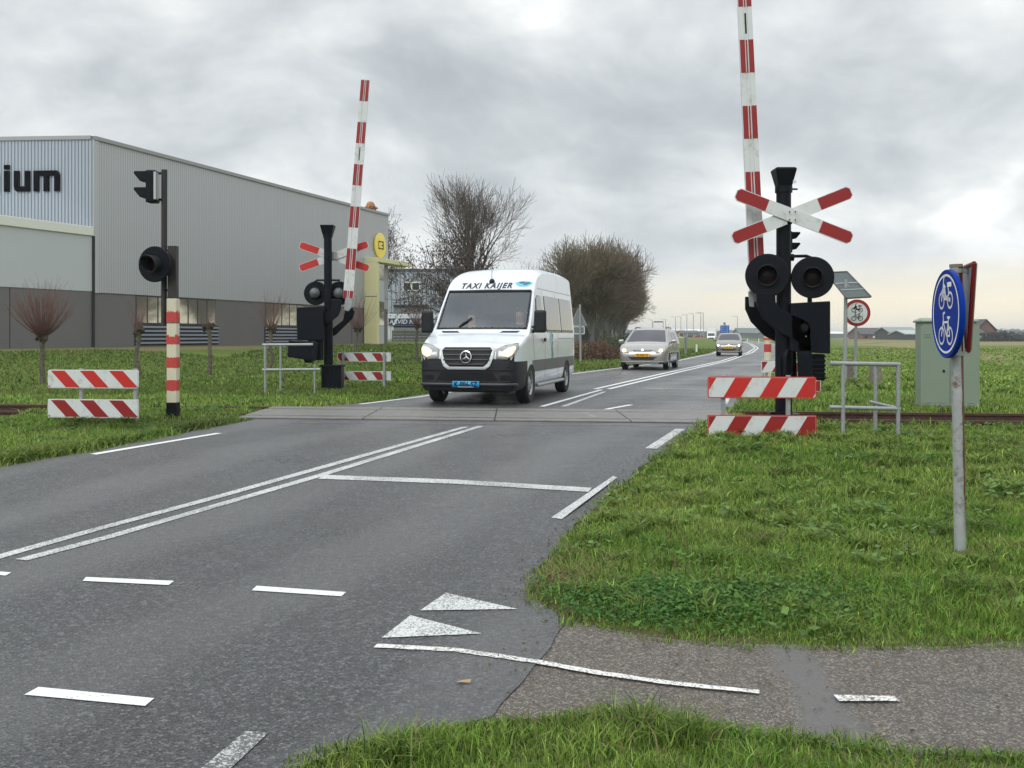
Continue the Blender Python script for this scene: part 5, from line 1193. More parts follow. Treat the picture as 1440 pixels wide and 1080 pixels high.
# lettering  i u m  on the facade, built from strips
M_let = mat('black_letters', (.003, .003, .005), .9, spec=.05)
kx = 50.15 / F
def arc_poly(x0, x1, z0, z1, r, tl=True, tr=True, n=5):
    P_ = [(x0, z0), (x1, z0)]
    if tr: P_ += [(x1 - r + r * math.cos(R(90 * k / n)), z1 - r + r * math.sin(R(90 * k / n))) for k in range(n + 1)]
    else: P_.append((x1, z1))
    if tl: P_ += [(x0 + r - r * math.sin(R(90 * k / n)), z1 - r + r * math.cos(R(90 * k / n))) for k in range(n + 1)]
    else: P_.append((x0, z1))
    return P_
zb_, zt_ = HC + (HV - 269.5) * kx, HC + (HV - 240.5) * kx; xx = lambda u: (u - 720) * kx
let = thing('letters', (0, 0, 0)); 
mbl = {}
def lett(name, polys):
    mb = MB()
    for P_ in polys: mb.prism([(xx(a), b) for a, b in P_], (0, 50 - .19 + 0, 0), (1, -.07, 0), (0, 0, 1), -.10)
    for i, v in enumerate(mb.v): mb.v[i] = (v[0], v[1] - 21 * .07 , v[2])
    return wb(name, M_let, mb, fac)
bpy.data.objects.remove(let)
zd = HC + (HV - 232) * kx; e = (zt_ - zb_)
lett('letter_i', [[(5.5, zb_), (13, zb_), (13, zt_), (5.5, zt_)], [(5.5, zd - .22), (13, zd - .22), (13, zd), (5.5, zd)]])
ub = zb_ + .26
lett('letter_u', [[(20, ub), (27.5, ub), (27.5, zt_), (20, zt_)], [(35.5, zb_), (43, zb_), (43, zt_), (35.5, zt_)], [(20, ub), (21, zb_ + .09), (24, zb_), (35.5, zb_), (35.5, ub)]])
mt = zt_ - .26
lett('letter_m', [[(48.5, zb_), (56, zb_), (56, zt_), (48.5, zt_)], [(56, mt), (78.5, mt), (78.5, zt_), (56, zt_)], [(63, zb_), (70.5, zb_), (70.5, mt), (63, mt)], [(78.5, zb_), (86, zb_), (86, mt + .02), (85, zt_ - .10), (82, zt_), (78.5, zt_)]])
lett('letter_n', [[(-10, zb_), (-2.5, zb_), (-2.5, zt_ - .1), (-6, zt_), (-10, zt_)]])
# round yellow sign with dark glyph, roof ornament
c = WP(Lw - 1.75, .18, HC + (HV - 344.5) * 80 / F)
mb = MB(); mb.revolve([(.001, -.1), (.98, -.1), (1.0, 0), (.93, .03), (.001, .03)], c, wn, 36); ys_o = wb('round_sign', mat('yellow_sign', (.68, .55, .10), .4, emit=((.9, .7, .1), .12)), mb, smooth=40)
put = lambda a, b: c + wn * .045 + wd * a + Vector((0, 0, b))
mb = MB()
for Ls in ([(-.10, .28), (-.42, .28), (-.42, -.28), (-.10, -.28)], [(.05, .28), (.40, .28), (.40, -.28), (.05, -.28)], [(.12, 0), (.40, 0)]):
    strokes(mb, Ls, .10, lambda q: put(-q[0] * -1, q[1]))
wb('sign_glyph', M_let, mb, ys_o, fix=False)
# entrance portal
M_cr = mat('cream_yellow_portal', (.72, .69, .38), .5, var=.04, scale=.6)
s0 = Lw - 4.3
mb = MB(); wall_box(mb, s0, s0 + .35, .0, 1.15, -.3, 7.0)
po = wb('portal', M_cr, mb, bevel=.02)
mb = MB(); wall_box(mb, s0 - .02, Lw + 1.9, .0, 1.25, 7.0, 7.35); wb('canopy', M_cr, mb, po, bevel=.02)
mb = MB(); wall_box(mb, s0 - .012, s0, .05, 1.1, 4.3, 4.34); wb('joint', M_dark, mb, po)
mb = MB(); q = WP(s0 + 3.06, .4, 0); 
for k, (za, zb2, mm) in enumerate(((.4, 2.0, 0), (2.05, 3.9, 1), (3.95, 5.6, 0), (5.65, 6.9, 1))):
    mb = MB(); wall_box(mb, s0 + .36, s0 + 1.6, .02, .95, za, zb2); wb('entrance_glazing' if mm else 'entrance_panel', M_winref if mm else M_pan, mb, po)
mb = MB(); rr_ = random.Random(4); c = WP(Lw - 2.6, -.3, H + .15)
mb.revolve([(.20, 0), (.30, .12), (.36, .3), (.34, .45), (.25, .62), (.001, .72)], c, (0, 0, 1), 12)
for k in range(7): a = k * .9; mb.tube([c + Vector((.3 * math.cos(a), .3 * math.sin(a), .25)), c + Vector((.58 * math.cos(a), .58 * math.sin(a), .05 + .3 * rr_.random()))], [.12, .07], 5)
tag(mb.build('roof_ornament', mat('orange_brown_ornament', (.35, .15, .05), .6, var=.3)), 'small orange-brown ornament on the roof edge of the big warehouse', 'ornament')

# grey building behind with lorry
D = 125; M_cladC = cladding('blue_grey_cladding', (.33, .37, .42), (.19, .215, .25), .55, (1, 0), .5)
xA, xB = UX(536, D), UX(665, D); zt = HC + (HV - 380.5) * D / F
g2 = thing('grey_hall', ((xA + xB) / 2, D, .6), 0, 'blue-grey ribbed industrial hall behind the white lorry trailer', 'industrial building')
mb = MB(); w_ = xB - xA; mb.box((0, 10, (zt - .6) / 2 - .2), (w_, 20, zt - .6 + .4)); mb.build('wall', M_cladC, g2)
mb = MB(); mb.box((0, 10, zt - .6 + .08), (w_ + .3, 20.3, .3)); mb.build('roof_edge', mat('dark_trim', (.08, .085, .09), .5), g2)
L = Loc((536 + 665) / 2, D, .6)
mb = MB(); mb.prism(L.poly([(566.5, 409), (591, 409), (591, 396.5), (566.5, 396.5)]), (0, -.02, 0), (1, 0, 0), (0, 0, 1), .10); wf = mb.build('window_frame', M_band, g2)
for a, b in ((567.8, 577.5), (580, 589.5)): mb = MB(); mb.prism(L.poly([(a, 407.5), (b, 407.5), (b, 398), (a, 398)]), (0, -.13, 0), (1, 0, 0), (0, 0, 1), .02); mb.build('pane', M_glass_dark, wf)
mb = MB(); mb.prism(L.poly([(553.5, 470), (603, 470), (603, 429), (553.5, 429)]), (0, -.01, 0), (1, 0, 0), (0, 0, 1), .04); dk = mb.build('loading_door', mat('dock_grey', (.16, .17, .18), .5), g2)
mb = MB(); mb.prism(L.poly([(553.5, 431), (603, 431), (603, 428.6), (553.5, 428.6)]), (0, -.06, 0), (1, 0, 0), (0, 0, 1), .3); mb.build('door_canopy', M_dark, dk)
D = 110; L = Loc(590, D, .6); t = thing('lorry_trailer', (UX(590, D), D, .6), 0, 'white and navy lorry trailer with white lettering parked before the blue-grey hall', 'trailer')
mb = MB(); mb.prism(L.poly([(545.5, 458), (700, 458), (700, 441.5), (545.5, 441.5)]), (0, 0, 0), (1, 0, 0), (0, 0, 1), -2.4); tb = mb.build('box_body', mat('trailer_white', (.62, .66, .70), .4, var=.03), t, bevel=.04)
mb = MB(); mb.prism(L.poly([(546.3, 457.5), (700, 457.5), (700, 447.8), (546.3, 447.8)]), (0, -.012, 0), (1, 0, 0), (0, 0, 1), .01); sk = mb.build('navy_side', mat('navy_paint', (.012, .018, .085), .35), tb)
mb = MB(); mb.prism(L.poly([(551.5, 457), (555, 457), (560, 448), (556.5, 448)]), (0, -.02, 0), (1, 0, 0), (0, 0, 1), .006); mb.build('slash', mat('trailer_white', (.62, .66, .70), .4), tb)
tv, tf = textmesh('ARVID NOR A M', .66, .12, .012, 1.05); mb = MB(); c = L(580, 455.2); mb.add([(c.x + x, -.03, c.z + z) for x, z in tv], tf); mb.build('lettering', M_sign_white, tb, fix=False)
mb = MB(); mb.prism(L.poly([(550, 460.5), (700, 460.5), (700, 458), (550, 458)]), (0, .3, 0), (1, 0, 0), (0, 0, 1), -1.6); mb.build('chassis', M_dark, t)
for u in (547, 551.5): mb = MB(); mb.box(L(u, 467.5, .2), (.26, .1, 1.4)); mb.build('landing_leg', M_sign_white, t)
for u in (655, 668, 681): mb = MB(); mb.revolve([(.001, -.25), (.5, -.25), (.5, .25), (.001, .25)], L(u, 470, .5), (0, 1, 0), 18); mb.build('wheel', M_rubber, t)
# timber screen under the trailer / yard wall
D = 104; t = thing('yard_screen', (UX(600, D), D, .3), 0, 'low grey-brown slatted screen under the trailer beside the yard', 'screen')
mb = MB(); w_ = UX(690, D) - UX(552, D)
for k in range(4): mb.box((w_ * .0 + (UX(621, D) - UX(600, D)), 0, .35 + k * .32), (w_, .06, .26))
mb.build('slats', mat('grey_brown_boards', (.10, .095, .085), .85, var=.2, bump=.2), t)
mb = MB()
for k in range(9): mb.box((UX(552, D) - UX(600, D) + w_ * k / 8, .08, .7), (.1, .08, 1.7))
mb.build('posts', M_dark, t)
# pale block behind the van
D = 118; t = thing('concrete_block', (UX(800, D), D, 0), R(10), 'plain grey block building just behind the van roof, left of the bare tree row', 'building')
mb = MB(); mb.box((0, 2, 3.6), (2.6, 6, 7.6)); mb.build('wall', mat('block_grey', (.15, .155, .155), .7, var=.1, scale=.8), t); mb = MB(); mb.box((0, 2, 7.46), (2.8, 6.2, .25)); mb.build('roof_edge', M_trim, t)
t = thing('dark_shed', (UX(828, 122), 122, 0), 0, 'low dark shed behind the triangular sign and the bare trees', 'shed')
mb = MB(); mb.box((0, 3, 1.9), (5.4, 8, 3.8)); mb.build('wall', mat('shed_dark', (.045, .05, .055), .7, var=.1), t); mb = MB(); mb.prism([(-3, 3.8), (3, 3.8), (3, 4.1), (0, 4.6), (-3, 4.1)], (0, -1.2, 0), (1, 0, 0), (0, 0, 1), -8.4); mb.build('roof', M_back, t)
# farms on the right
M_brick = mat('brown_brick', (.16, .10, .075), .85, var=.15, scale=2); M_rooft = mat('dark_roof', (.055, .055, .058), .7, var=.15); M_roofg = mat('grey_green_roof', (.20, .24, .23), .5, var=.08); M_barn = mat('barn_dark', (.04, .045, .045), .8)
def gable(name, u0, u1, v0, v1, D, ve, label, cat, rm, wm, rot=0, depth=12, along=True, wins=0, group=None):
    """house with a pitched roof; ridge along x when along"""
    x0, x1 = UX(u0, D), UX(u1, D); w_ = x1 - x0; zr = HC + (HV - v0) * D / F; ze = HC + (HV - ve) * D / F; zb = min(.3, HC + (HV - v1) * D / F)
    t = thing(name, ((x0 + x1) / 2, D, 0), rot, label, cat, group); h = w_ / 2
    mb = MB()
    if along: mb.prism([(0, -.5), (depth, -.5), (depth, ze), (depth / 2, zr), (0, ze)], (-h, 0, 0), (0, 1, 0), (0, 0, 1), w_)
    else: mb.prism([(-h, -.5), (h, -.5), (h, ze), (0, zr), (-h, ze)], (0, 0, 0), (1, 0, 0), (0, 0, 1), -depth)
    mb.build('wall', wm, t); mb = MB()
    o = .35
    if along:
        mb.prism([(-o, ze - .18), (depth / 2, zr + .05), (depth + o, ze - .18), (depth + o, ze + .05), (depth / 2, zr + .28), (-o, ze + .05)], (-h - o, 0, 0), (0, 1, 0), (0, 0, 1), w_ + 2 * o)
    else: mb.prism([(-h - o, ze - .18), (0, zr + .05), (h + o, ze - .18), (h + o, ze + .05), (0, zr + .28), (-h - o, ze + .05)], (0, -o, 0), (1, 0, 0), (0, 0, 1), -(depth + 2 * o))
    mb.build('roof', rm, t)
    for k in range(wins): mb = MB(); mb.box((-h + w_ * (k + .5) / wins, -.03, ze * .5), (w_ / wins * .35, .08, ze * .4)); mb.build('window', M_band if k % 2 else M_glass_dark, t)
    return t
gable('barn', 1212, 1270, 462, 474, 300, 470, 'long low barn with dark grey roof far right beyond the solar panel', 'barn', M_rooft, M_brick, wins=5)
gable('barn', 1252, 1292, 461, 474.5, 285, 467.5, 'dark timber barn with grey-green roof just left of the green cabinet', 'barn', M_roofg, M_barn)
gable('barn', 1274, 1318, 465.5, 474, 270, 469.5, 'pale roofed open shed beside the green cabinet', 'barn', mat('pale_green_roof', (.36, .42, .40), .5), M_barn)
gable('farmhouse', 1372, 1400, 450.5, 475, 210, 464, 'brick farmhouse with steep gable right of the blue sign', 'house', M_rooft, M_brick, rot=R(8), along=False, wins=3, depth=14)
gable('farm_shed', 1360, 1386, 465, 475, 205, 468.5, 'low shed with pale door in front of the brick farmhouse', 'shed', M_rooft, M_barn, wins=2, depth=6)
gable('shed', 1040, 1078, 462, 474, 420, 468.5, 'green-grey shed with a wide pitched roof beyond the blue road sign', 'shed', mat('far_green_roof', (.10, .14, .13), .6), M_back)
for u0, u1, v0, ve, D_, c_ in ((1080, 1108, 466, 468, 400, M_band), (1122, 1180, 466.5, 468.5, 500, M_pan), (1160, 1192, 467, 469, 460, M_band), (905, 925, 467, 469, 480, M_band), (940, 962, 463, 465, 520, M_pan), (962, 984, 465.5, 468, 430, M_rooft), (966, 992, 463.5, 465.5, 540, M_band), (1004, 1014, 466, 468, 470, M_rooft)):
    gable('distant_shed', u0, u1, v0, 474, D_, ve, {905: 'leftmost of the low pale sheds on the horizon, beyond the silver car', 940: 'pale long shed on the horizon left of the delivery truck', 962: 'dark roofed shed on the horizon left of the delivery truck', 966: 'pale shed on the horizon behind the dark roofed one by the truck', 1004: 'small dark shed on the horizon under the blue road sign', 1080: 'pale shed on the horizon just left of the right barrier mast', 1122: 'long pale shed on the horizon behind the right barrier mast', 1160: 'pale shed on the horizon between barrier mast and solar panel post'}[u0], 'shed', c_, M_back, depth=18)
# blue motorway sign, lamp posts, far vehicles
D = 150; L = Loc(1019, D); t = thing('blue_road_sign', (UX(1019, D), D, 0), 0, 'rectangular blue road sign with a small panel on top, far along the road', 'road sign')
mb = MB(); mb.prism(L.poly([(1013, 469), (1025.5, 469), (1025.5, 457.5), (1013, 457.5)]), (0, 0, 0), (1, 0, 0), (0, 0, 1), -.06); sb = mb.build('board', mat('far_blue_sign', (.01, .10, .42), .4), t)
mb = MB(); mb.prism(L.poly([(1017.5, 457), (1020.5, 457), (1020.5, 453.5), (1017.5, 453.5)]), (0, 0, 0), (1, 0, 0), (0, 0, 1), -.06); mb.build('top_panel', M_back, t)
mb = MB()
for v in (460, 463, 466): mb.prism(L.poly([(1014.5, v + .4), (1023, v + .4), (1023, v - .3), (1014.5, v - .3)]), (0, -.01, 0), (1, 0, 0), (0, 0, 1), .01)
mb.build('text_lines', mat('pale_blue_text', (.2, .35, .6), .5), sb)
for u in (1015, 1023): mb = MB(); mb.tube([L(u, 483), L(u, 458)], .06, 6); mb.build('post', M_galv, t)
lp = [(936, 449, 380), (950, 446, 360), (957.5, 445.5, 380), (966, 443, 340), (975, 441.5, 330), (985.5, 440.5, 300), (989, 440, 300), (1037, 445, 330), (917, 450, 400)]
names = ['second', 'third', 'fourth', 'fifth', 'sixth', 'seventh', 'eighth']
for k, (u, v, D_) in enumerate(lp):
    h_ = HC + (HV - v) * D_ / F; lab = 'lone tall street lamp standing right of the blue road sign' if u == 1037 else ('leftmost of the far street lamps on the horizon, beside the tree row' if u == 917 else '%s of the far street lamps counted from the tree row' % names[k])
    t = thing('street_lamp', (UX(u, D_), D_, 0), 0, lab, 'street lamp', 'street lamps on the horizon')
    mb = MB(); mb.tube([(0, 0, 0), (0, 0, h_)], [.13, .09], 6); mb.build('pole', mat('far_pole', (.28, .29, .30), .6), t)
    mb = MB(); mb.box((-.9, 0, h_ + .05), (1.8, .12, .12)); mb.build('lamp_arm', MT['far_pole'], t)
t = thing('road_gantry', (UX(927, 300), 300, 0), 0, 'thin post with a dark horizontal board above the horizon right of the tree row', 'sign'); mb = MB(); mb.tube([(-1.9, 0, 0), (-1.9, 0, 5.6)], .1, 6); mb.tube([(1.2, 0, 0), (1.2, 0, 5.6)], .1, 6); mb.build('post', MT['far_pole'], t); mb = MB(); mb.box((-.2, 0, 5.4), (2.8, .1, .42)); mb.build('board', M_back, t)
def far_car(u, D_, col, label, h_=1.45, w_=4.2):
    t = thing('distant_car', (UX(u, D_), D_, 0), 0, label, 'car', 'vehicles on the far road'); w = w_ / 2
    mb = MB(); mb.prism([(-w, .3), (w, .3), (w, .85), (w * .62, .95), (w * .3, h_), (-w * .45, h_), (-w * .8, .95), (-w, .8)], (0, 0, 0), (1, 0, 0), (0, 0, 1), -1.7); mb.build('body', col, t, bevel=.06)
    mb = MB(); mb.prism([(w * .5, .95), (w * .24, h_ - .1), (-w * .4, h_ - .1), (-w * .66, .95)], (0, -.02, 0), (1, 0, 0), (0, 0, 1), .02); mb.build('windows', M_glass_dark, t)
    for x in (-w * .62, w * .62): mb = MB(); mb.revolve([(.001, -.1), (.32, -.1), (.32, .1), (.001, .1)], (x, .1, .32), (0, 1, 0), 12); mb.build('wheel', M_rubber, t)
M_navyc = mat('navy_car_paint', (.02, .025, .05), .3, coat=.5); M_redc = mat('red_car_paint', (.35, .03, .02), .35)
far_car(941, 260, M_navyc, 'dark car far off, just right of the silver estate car roof', 1.7, 4.6); far_car(951, 290, M_sign_white, 'white car far off, right of the dark one')
far_car(984, 320, M_redc, 'small red car far off left of the delivery truck'); far_car(972, 350, M_navyc, 'dark car far off beside the red one', 1.6)
far_car(958.5, 300, mat('orange_paint', (.55, .18, .08), .5), 'orange-red vehicle far off between the lamp posts', 2.2, 2.4)
t = thing('distant_van', (UX(926, 270), 270, 0), 0, 'white box van partly hidden behind the silver estate car', 'van', 'vehicles on the far road'); mb = MB(); mb.box((0, 0, 1.35), (4.4, 2, 2.2)); mb.build('body', M_white, t, bevel=.1); mb = MB(); mb.box((0, -1.01, 1.7), (2.6, .02, .5)); mb.build('window', M_glass_dark, t)
for k, (u, D_) in enumerate(((1051, 190), (1067, 150))): mb = MB(); mb.tube([(0, 0, 0), (0, 0, .8)], .07, 6); tag(mb.build('marker_post', M_white, loc=(UX(u, D_), D_, 0)), ['tiny white marker post on the far bend, left one', 'tiny white marker post on the far bend beside the striped post'][k], 'marker post')

# ================================================================ trees
def branch_mesh(name, segs, m, par, sides=4, attr=None):
    """segs: list of (p0, p1, r0, r1)"""
    A = np.array([s[0] for s in segs]); B_ = np.array([s[1] for s in segs]); r0 = np.array([s[2] for s in segs]); r1 = np.array([s[3] for s in segs])
    t = B_ - A; t /= np.linalg.norm(t, axis=1, keepdims=True) + 1e-9; up = np.where(np.abs(t[:, 2:3]) < .9, np.array([[0, 0, 1.]]), np.array([[1., 0, 0]]))
    a = np.cross(t, up); a /= np.linalg.norm(a, axis=1, keepdims=True); b = np.cross(a, t); n = len(segs); V = np.zeros((n, 2 * sides, 3))
    for k in range(sides):
        an = 2 * math.pi * k / sides; dv = a * math.cos(an) + b * math.sin(an)
        V[:, k] = A + dv * r0[:, None]; V[:, sides + k] = B_ + dv * r1[:, None]
    base = np.arange(n)[:, None] * 2 * sides; F_ = np.concatenate([base + np.array([[k, (k + 1) % sides, sides + (k + 1) % sides, sides + k]]) for k in range(sides)])
    return np_mesh(name, V.reshape(-1, 3), F_, m, smooth=True, parent=par)
def grow(rr, p, d, ln, r, depth, segs, spread, up, nseg=4, side=.8, twist=.05, shrink=.68, stubs=None, minr=.006):
    """a limb that stays nearly straight, forks at its tip and throws side shoots from every node"""
    step = ln / nseg; rc = r; flip = rr.uniform(0, 6.28)
    for i in range(nseg):
        q = p + d * step; r2 = max(minr, rc * .86); segs.append((tuple(p), tuple(q), rc, r2)); rc = r2; p = q
        d = (d + Vector((rr.gauss(0, twist), rr.gauss(0, twist), rr.gauss(0, twist) + up))).normalized()
        if depth > 0:
            for _ in range(2 if i == nseg - 1 else (1 if rr.random() < side and i > 0 else 0)):
                flip += 2.4 + rr.uniform(-.5, .5); ax = d.orthogonal().normalized(); ax.rotate(Matrix.Rotation(flip, 3, d)); nd = d.copy(); nd.rotate(Matrix.Rotation(rr.uniform(.6, 1.15) * spread, 3, ax))
                grow(rr, p, nd.normalized(), ln * shrink * rr.uniform(.8, 1.15), max(minr, rc * rr.uniform(.55, .75)), depth - 1, segs, spread, up, nseg, side, twist, shrink, stubs, minr)
    if stubs is not None and depth <= 1: stubs.append(tuple(p))
def bark(name, a, b): return mat(name, a, .9, col2=b, scale=9, bump=.3)
M_bark = bark('bark_grey_brown', (.085, .068, .056), (.045, .036, .030)); M_twig = mat('twig_brown', (.115, .092, .075), .9, var=.25, scale=2)
M_cone = mat('cone_dark', (.028, .021, .017), .9)
def tree(name, loc, h, label, seed, depth=4, spread=.62, up=.05, trunk=.28, r=.16, side=.8, lead=3, twigm=None, barkm=None, cones=0, group=None, cat='tree', tilt=0, minr=.008, ln0=.30, shrink=.70, twist=.05, low=.10, fan=1.0, wx=1.0):
    rr = random.Random(seed); t = thing(name, loc, rr.uniform(0, 6), label, cat, group); seg = []; twigs = []; stubs = []
    p = Vector((0, 0, -.3)); d = Vector((0, 0, 1)); tr = []
    top = Vector((rr.uniform(-.1, .1), rr.uniform(-.1, .1), h * trunk)); tr.append((tuple(p), tuple(top * .5), r * 1.25, r)); tr.append((tuple(top * .5), tuple(top), r, r * .85))
    for k in range(lead):
        a = 6.283 * k / lead + rr.uniform(-.4, .4); ti = (rr.uniform(.05, .95) if k else .05) * fan
        nd = Vector((math.sin(ti) * math.cos(a), math.sin(ti) * math.sin(a), math.cos(ti))); grow(rr, top - Vector((0, 0, rr.uniform(0, low) * h)), nd, h * ln0 * rr.uniform(.85, 1.1), r * .55, depth, seg, spread, up, 5, side, twist, shrink, stubs, minr)
    # scale crown to the wanted height
    mz = max(s[1][2] for s in seg); k_ = (h - h * trunk) / (mz - h * trunk)
    def sc_(q): return (q[0] * k_ * wx, q[1] * k_ * wx, h * trunk + (q[2] - h * trunk) * k_ if q[2] > h * trunk else q[2])
    seg = [(sc_(a), sc_(b), c, e) for a, b, c, e in seg]
    big = [s for s in seg if s[2] > .028]; small = [s for s in seg if s[2] <= .028]
    branch_mesh('trunk', tr + big, barkm or M_bark, t, 6)
    branch_mesh('twigs', small or big[:1], twigm or M_twig, t, 3)
    if cones:
        st = [sc_(q) for q in stubs]; mb = MB(); rr.shuffle(st)
        for q in st[:cones]:
            for _ in range(2):
                c = Vector(q) + Vector((rr.gauss(0, .1), rr.gauss(0, .1), rr.gauss(0, .06))); s_ = rr.uniform(.022, .055); mb.add([c + Vector(v) * s_ for v in ((1, 0, 0), (-1, 0, 0), (0, 1, 0), (0, -1, 0), (0, 0, 1.2), (0, 0, -1.2))], [(0, 2, 4), (2, 1, 4), (1, 3, 4), (3, 0, 4), (2, 0, 5), (1, 2, 5), (3, 1, 5), (0, 3, 5)])
        mb.build('cones', M_cone, t, fix=False)
    return t
D = 62; tree('bare_tree', (UX(663, D), D, 0), 11.6, 'large bare deciduous tree with upswept branches behind the white van', 11, depth=4, spread=.50, up=.035, trunk=.40, r=.30, lead=8, ln0=.24, shrink=.72, minr=.009, fan=.90, side=.72, wx=.86)
D = 57; tree('alder_tree', (UX(640, D), D, .0), 7.3, 'smaller dark alder with spreading cone-laden branches left of the large bare tree', 23, depth=3, spread=.8, up=-.015, trunk=.42, r=.13, lead=15, cones=1500, ln0=.21, wx=.85, fan=1.3, low=.2, twist=.08, minr=.013)
D = 96; tree('alder_tree', (UX(538, D), D, .5), 13.2, 'bare alder rising behind the right end of the warehouse', 31, depth=3, spread=.8, up=-.01, trunk=.56, r=.2, lead=13, cones=700, ln0=.18, fan=1.3, low=.25, twist=.08, minr=.016, wx=.62)
D = 100; tree('alder_tree', (UX(727, D), D, .3), 9.0, 'bare tree low behind the van roof on the right of the large bare tree', 37, depth=3, spread=.7, up=.01, trunk=.3, r=.16, lead=9, ln0=.24, fan=1.2)
M_twig2 = mat('twig_olive_brown', (.155, .128, .082), .9, var=.3, scale=1.5); M_twig3 = mat('twig_red_brown', (.135, .098, .072), .9, var=.3, scale=1.5)
M_barkw = bark('bark_pale', (.19, .19, .165), (.08, .085, .065))
row = [(60, 2.0, 'leftmost and sparsest tree of the row, beside the triangular sign'), (68, 3.3, 'second tree of the row from the sign'), (76, 5.3, 'third tree of the row from the sign'), (84, 7.4, 'fourth tree of the row from the sign'), (93, 9.6, 'fifth tree of the row from the sign'), (102, 12.0, 'sixth tree of the row from the sign'), (112, 14.6, 'seventh tree of the row from the sign'), (123, 17.3, 'eighth and last tree of the row, nearest the horizon')]
for k, (y, x, lb) in enumerate(row):
    x = UX((812, 832, 846, 857, 864, 869, 873, 876)[k], y); ht_ = (8.3, 8.4, 9.2, 9.7, 10.0, 10.0, 9.7, 9.2)[k]
    if k == 0: tree('bare_tree', (x - .6, y, 0), 7.3, lb, 50, depth=4, spread=.5, up=.03, trunk=.30, r=.12, lead=6, twigm=M_twig2, barkm=M_barkw, group='row of bare trees along the road', minr=.009, ln0=.26, fan=.6)
    else: tree('dense_tree', (x, y, 0), ht_, lb, 50 + k, depth=4, spread=.62, up=.03, trunk=.24, r=.15, lead=16, twigm=M_twig2 if k % 2 else M_twig3, barkm=M_barkw, group='row of bare trees along the road', minr=.014, ln0=.23, shrink=.70, fan=1.0, wx=.76, low=.12, side=.95)
# pale stems and hedge at the foot of the row
def leaf_cloud(name, pts, size, m, par=None, n_extra=None, flat=.0):
    """many leaf-sized tilted quads"""
    pts = np.asarray(pts); n = len(pts); a = rng.normal(size=(n, 3)); a /= np.linalg.norm(a, axis=1, keepdims=True); b = np.cross(a, rng.normal(size=(n, 3))); b /= np.linalg.norm(b, axis=1, keepdims=True)
    s = size * rng.uniform(.6, 1.4, (n, 1)); V = np.stack([pts - a * s, pts + b * s * .5, pts + a * s, pts - b * s * .5], 1).reshape(-1, 3)
    return np_mesh(name, V, np.arange(4 * n).reshape(-1, 4), m, parent=par)
M_brush = mat('brown_leaves', (.11, .058, .034), .95, var=.5, scale=3); M_shrub = mat('dark_green_leaves', (.035, .055, .016), .8, var=.5, scale=4)
def bush(name, loc, rx, ry, h, n, size, m, label, seed, stems=60):
    t = thing(name, loc, 0, label, 'shrub'); g = np.random.default_rng(seed); u = g.uniform(-1, 1, (n, 3)); u = u[(u[:, 0] ** 2 + u[:, 1] ** 2 + (u[:, 2] * .5 + .5) ** 2) < 1.05 + .25 * np.sin(u[:, 0] * 9)]
    lump = .82 + .22 * np.sin(u[:, 0] * 7 + seed) * np.cos(u[:, 1] * 5)
    P_ = np.stack([u[:, 0] * rx, u[:, 1] * ry, (u[:, 2] * .5 + .5) * h * lump], 1); leaf_cloud('foliage', P_, size, m, t)
    rr = random.Random(seed); segs = []
    for _ in range(stems):
        a = rr.uniform(0, 6.28); e = rr.uniform(.1, .9); segs.append(((e * rx * .5 * math.cos(a), e * ry * .5 * math.sin(a), 0), (e * rx * math.cos(a), e * ry * math.sin(a), h * rr.uniform(.7, 1.1)), .02, .006))
    branch_mesh('stems', segs, M_twig, t, 3); return t
bush('brush', (UX(835, 50), 50, .0), 2.0, 1.5, 1.15, 9000, .05, M_brush, 'rusty brown low brush on the verge between the triangular sign and the trees', 3)
bush('shrub', (UX(872, 58), 58, 0), 1.8, 4, 1.5, 9000, .07, M_shrub, 'dark green shrub at the foot of the tree row left of the silver car', 5)
bush('shrub', (UX(851, 53.5), 53.5, 0), .8, 2, .75, 3000, .06, M_shrub, 'small dark green bramble beside the rusty brown brush', 6)
bush('shrub', (UX(1408, 200), 200, 0), 4.8, 4, 2.6, 9000, .13, mat('far_bush', (.03, .035, .025), .9, var=.3), 'round dark bush right of the brick farmhouse', 8)
bush('hedge', (UX(1400, 196), 196, 0), 12, 1.5, .9, 9000, .12, MT['far_bush'], 'low clipped hedge in front of the brick farmhouse', 9)
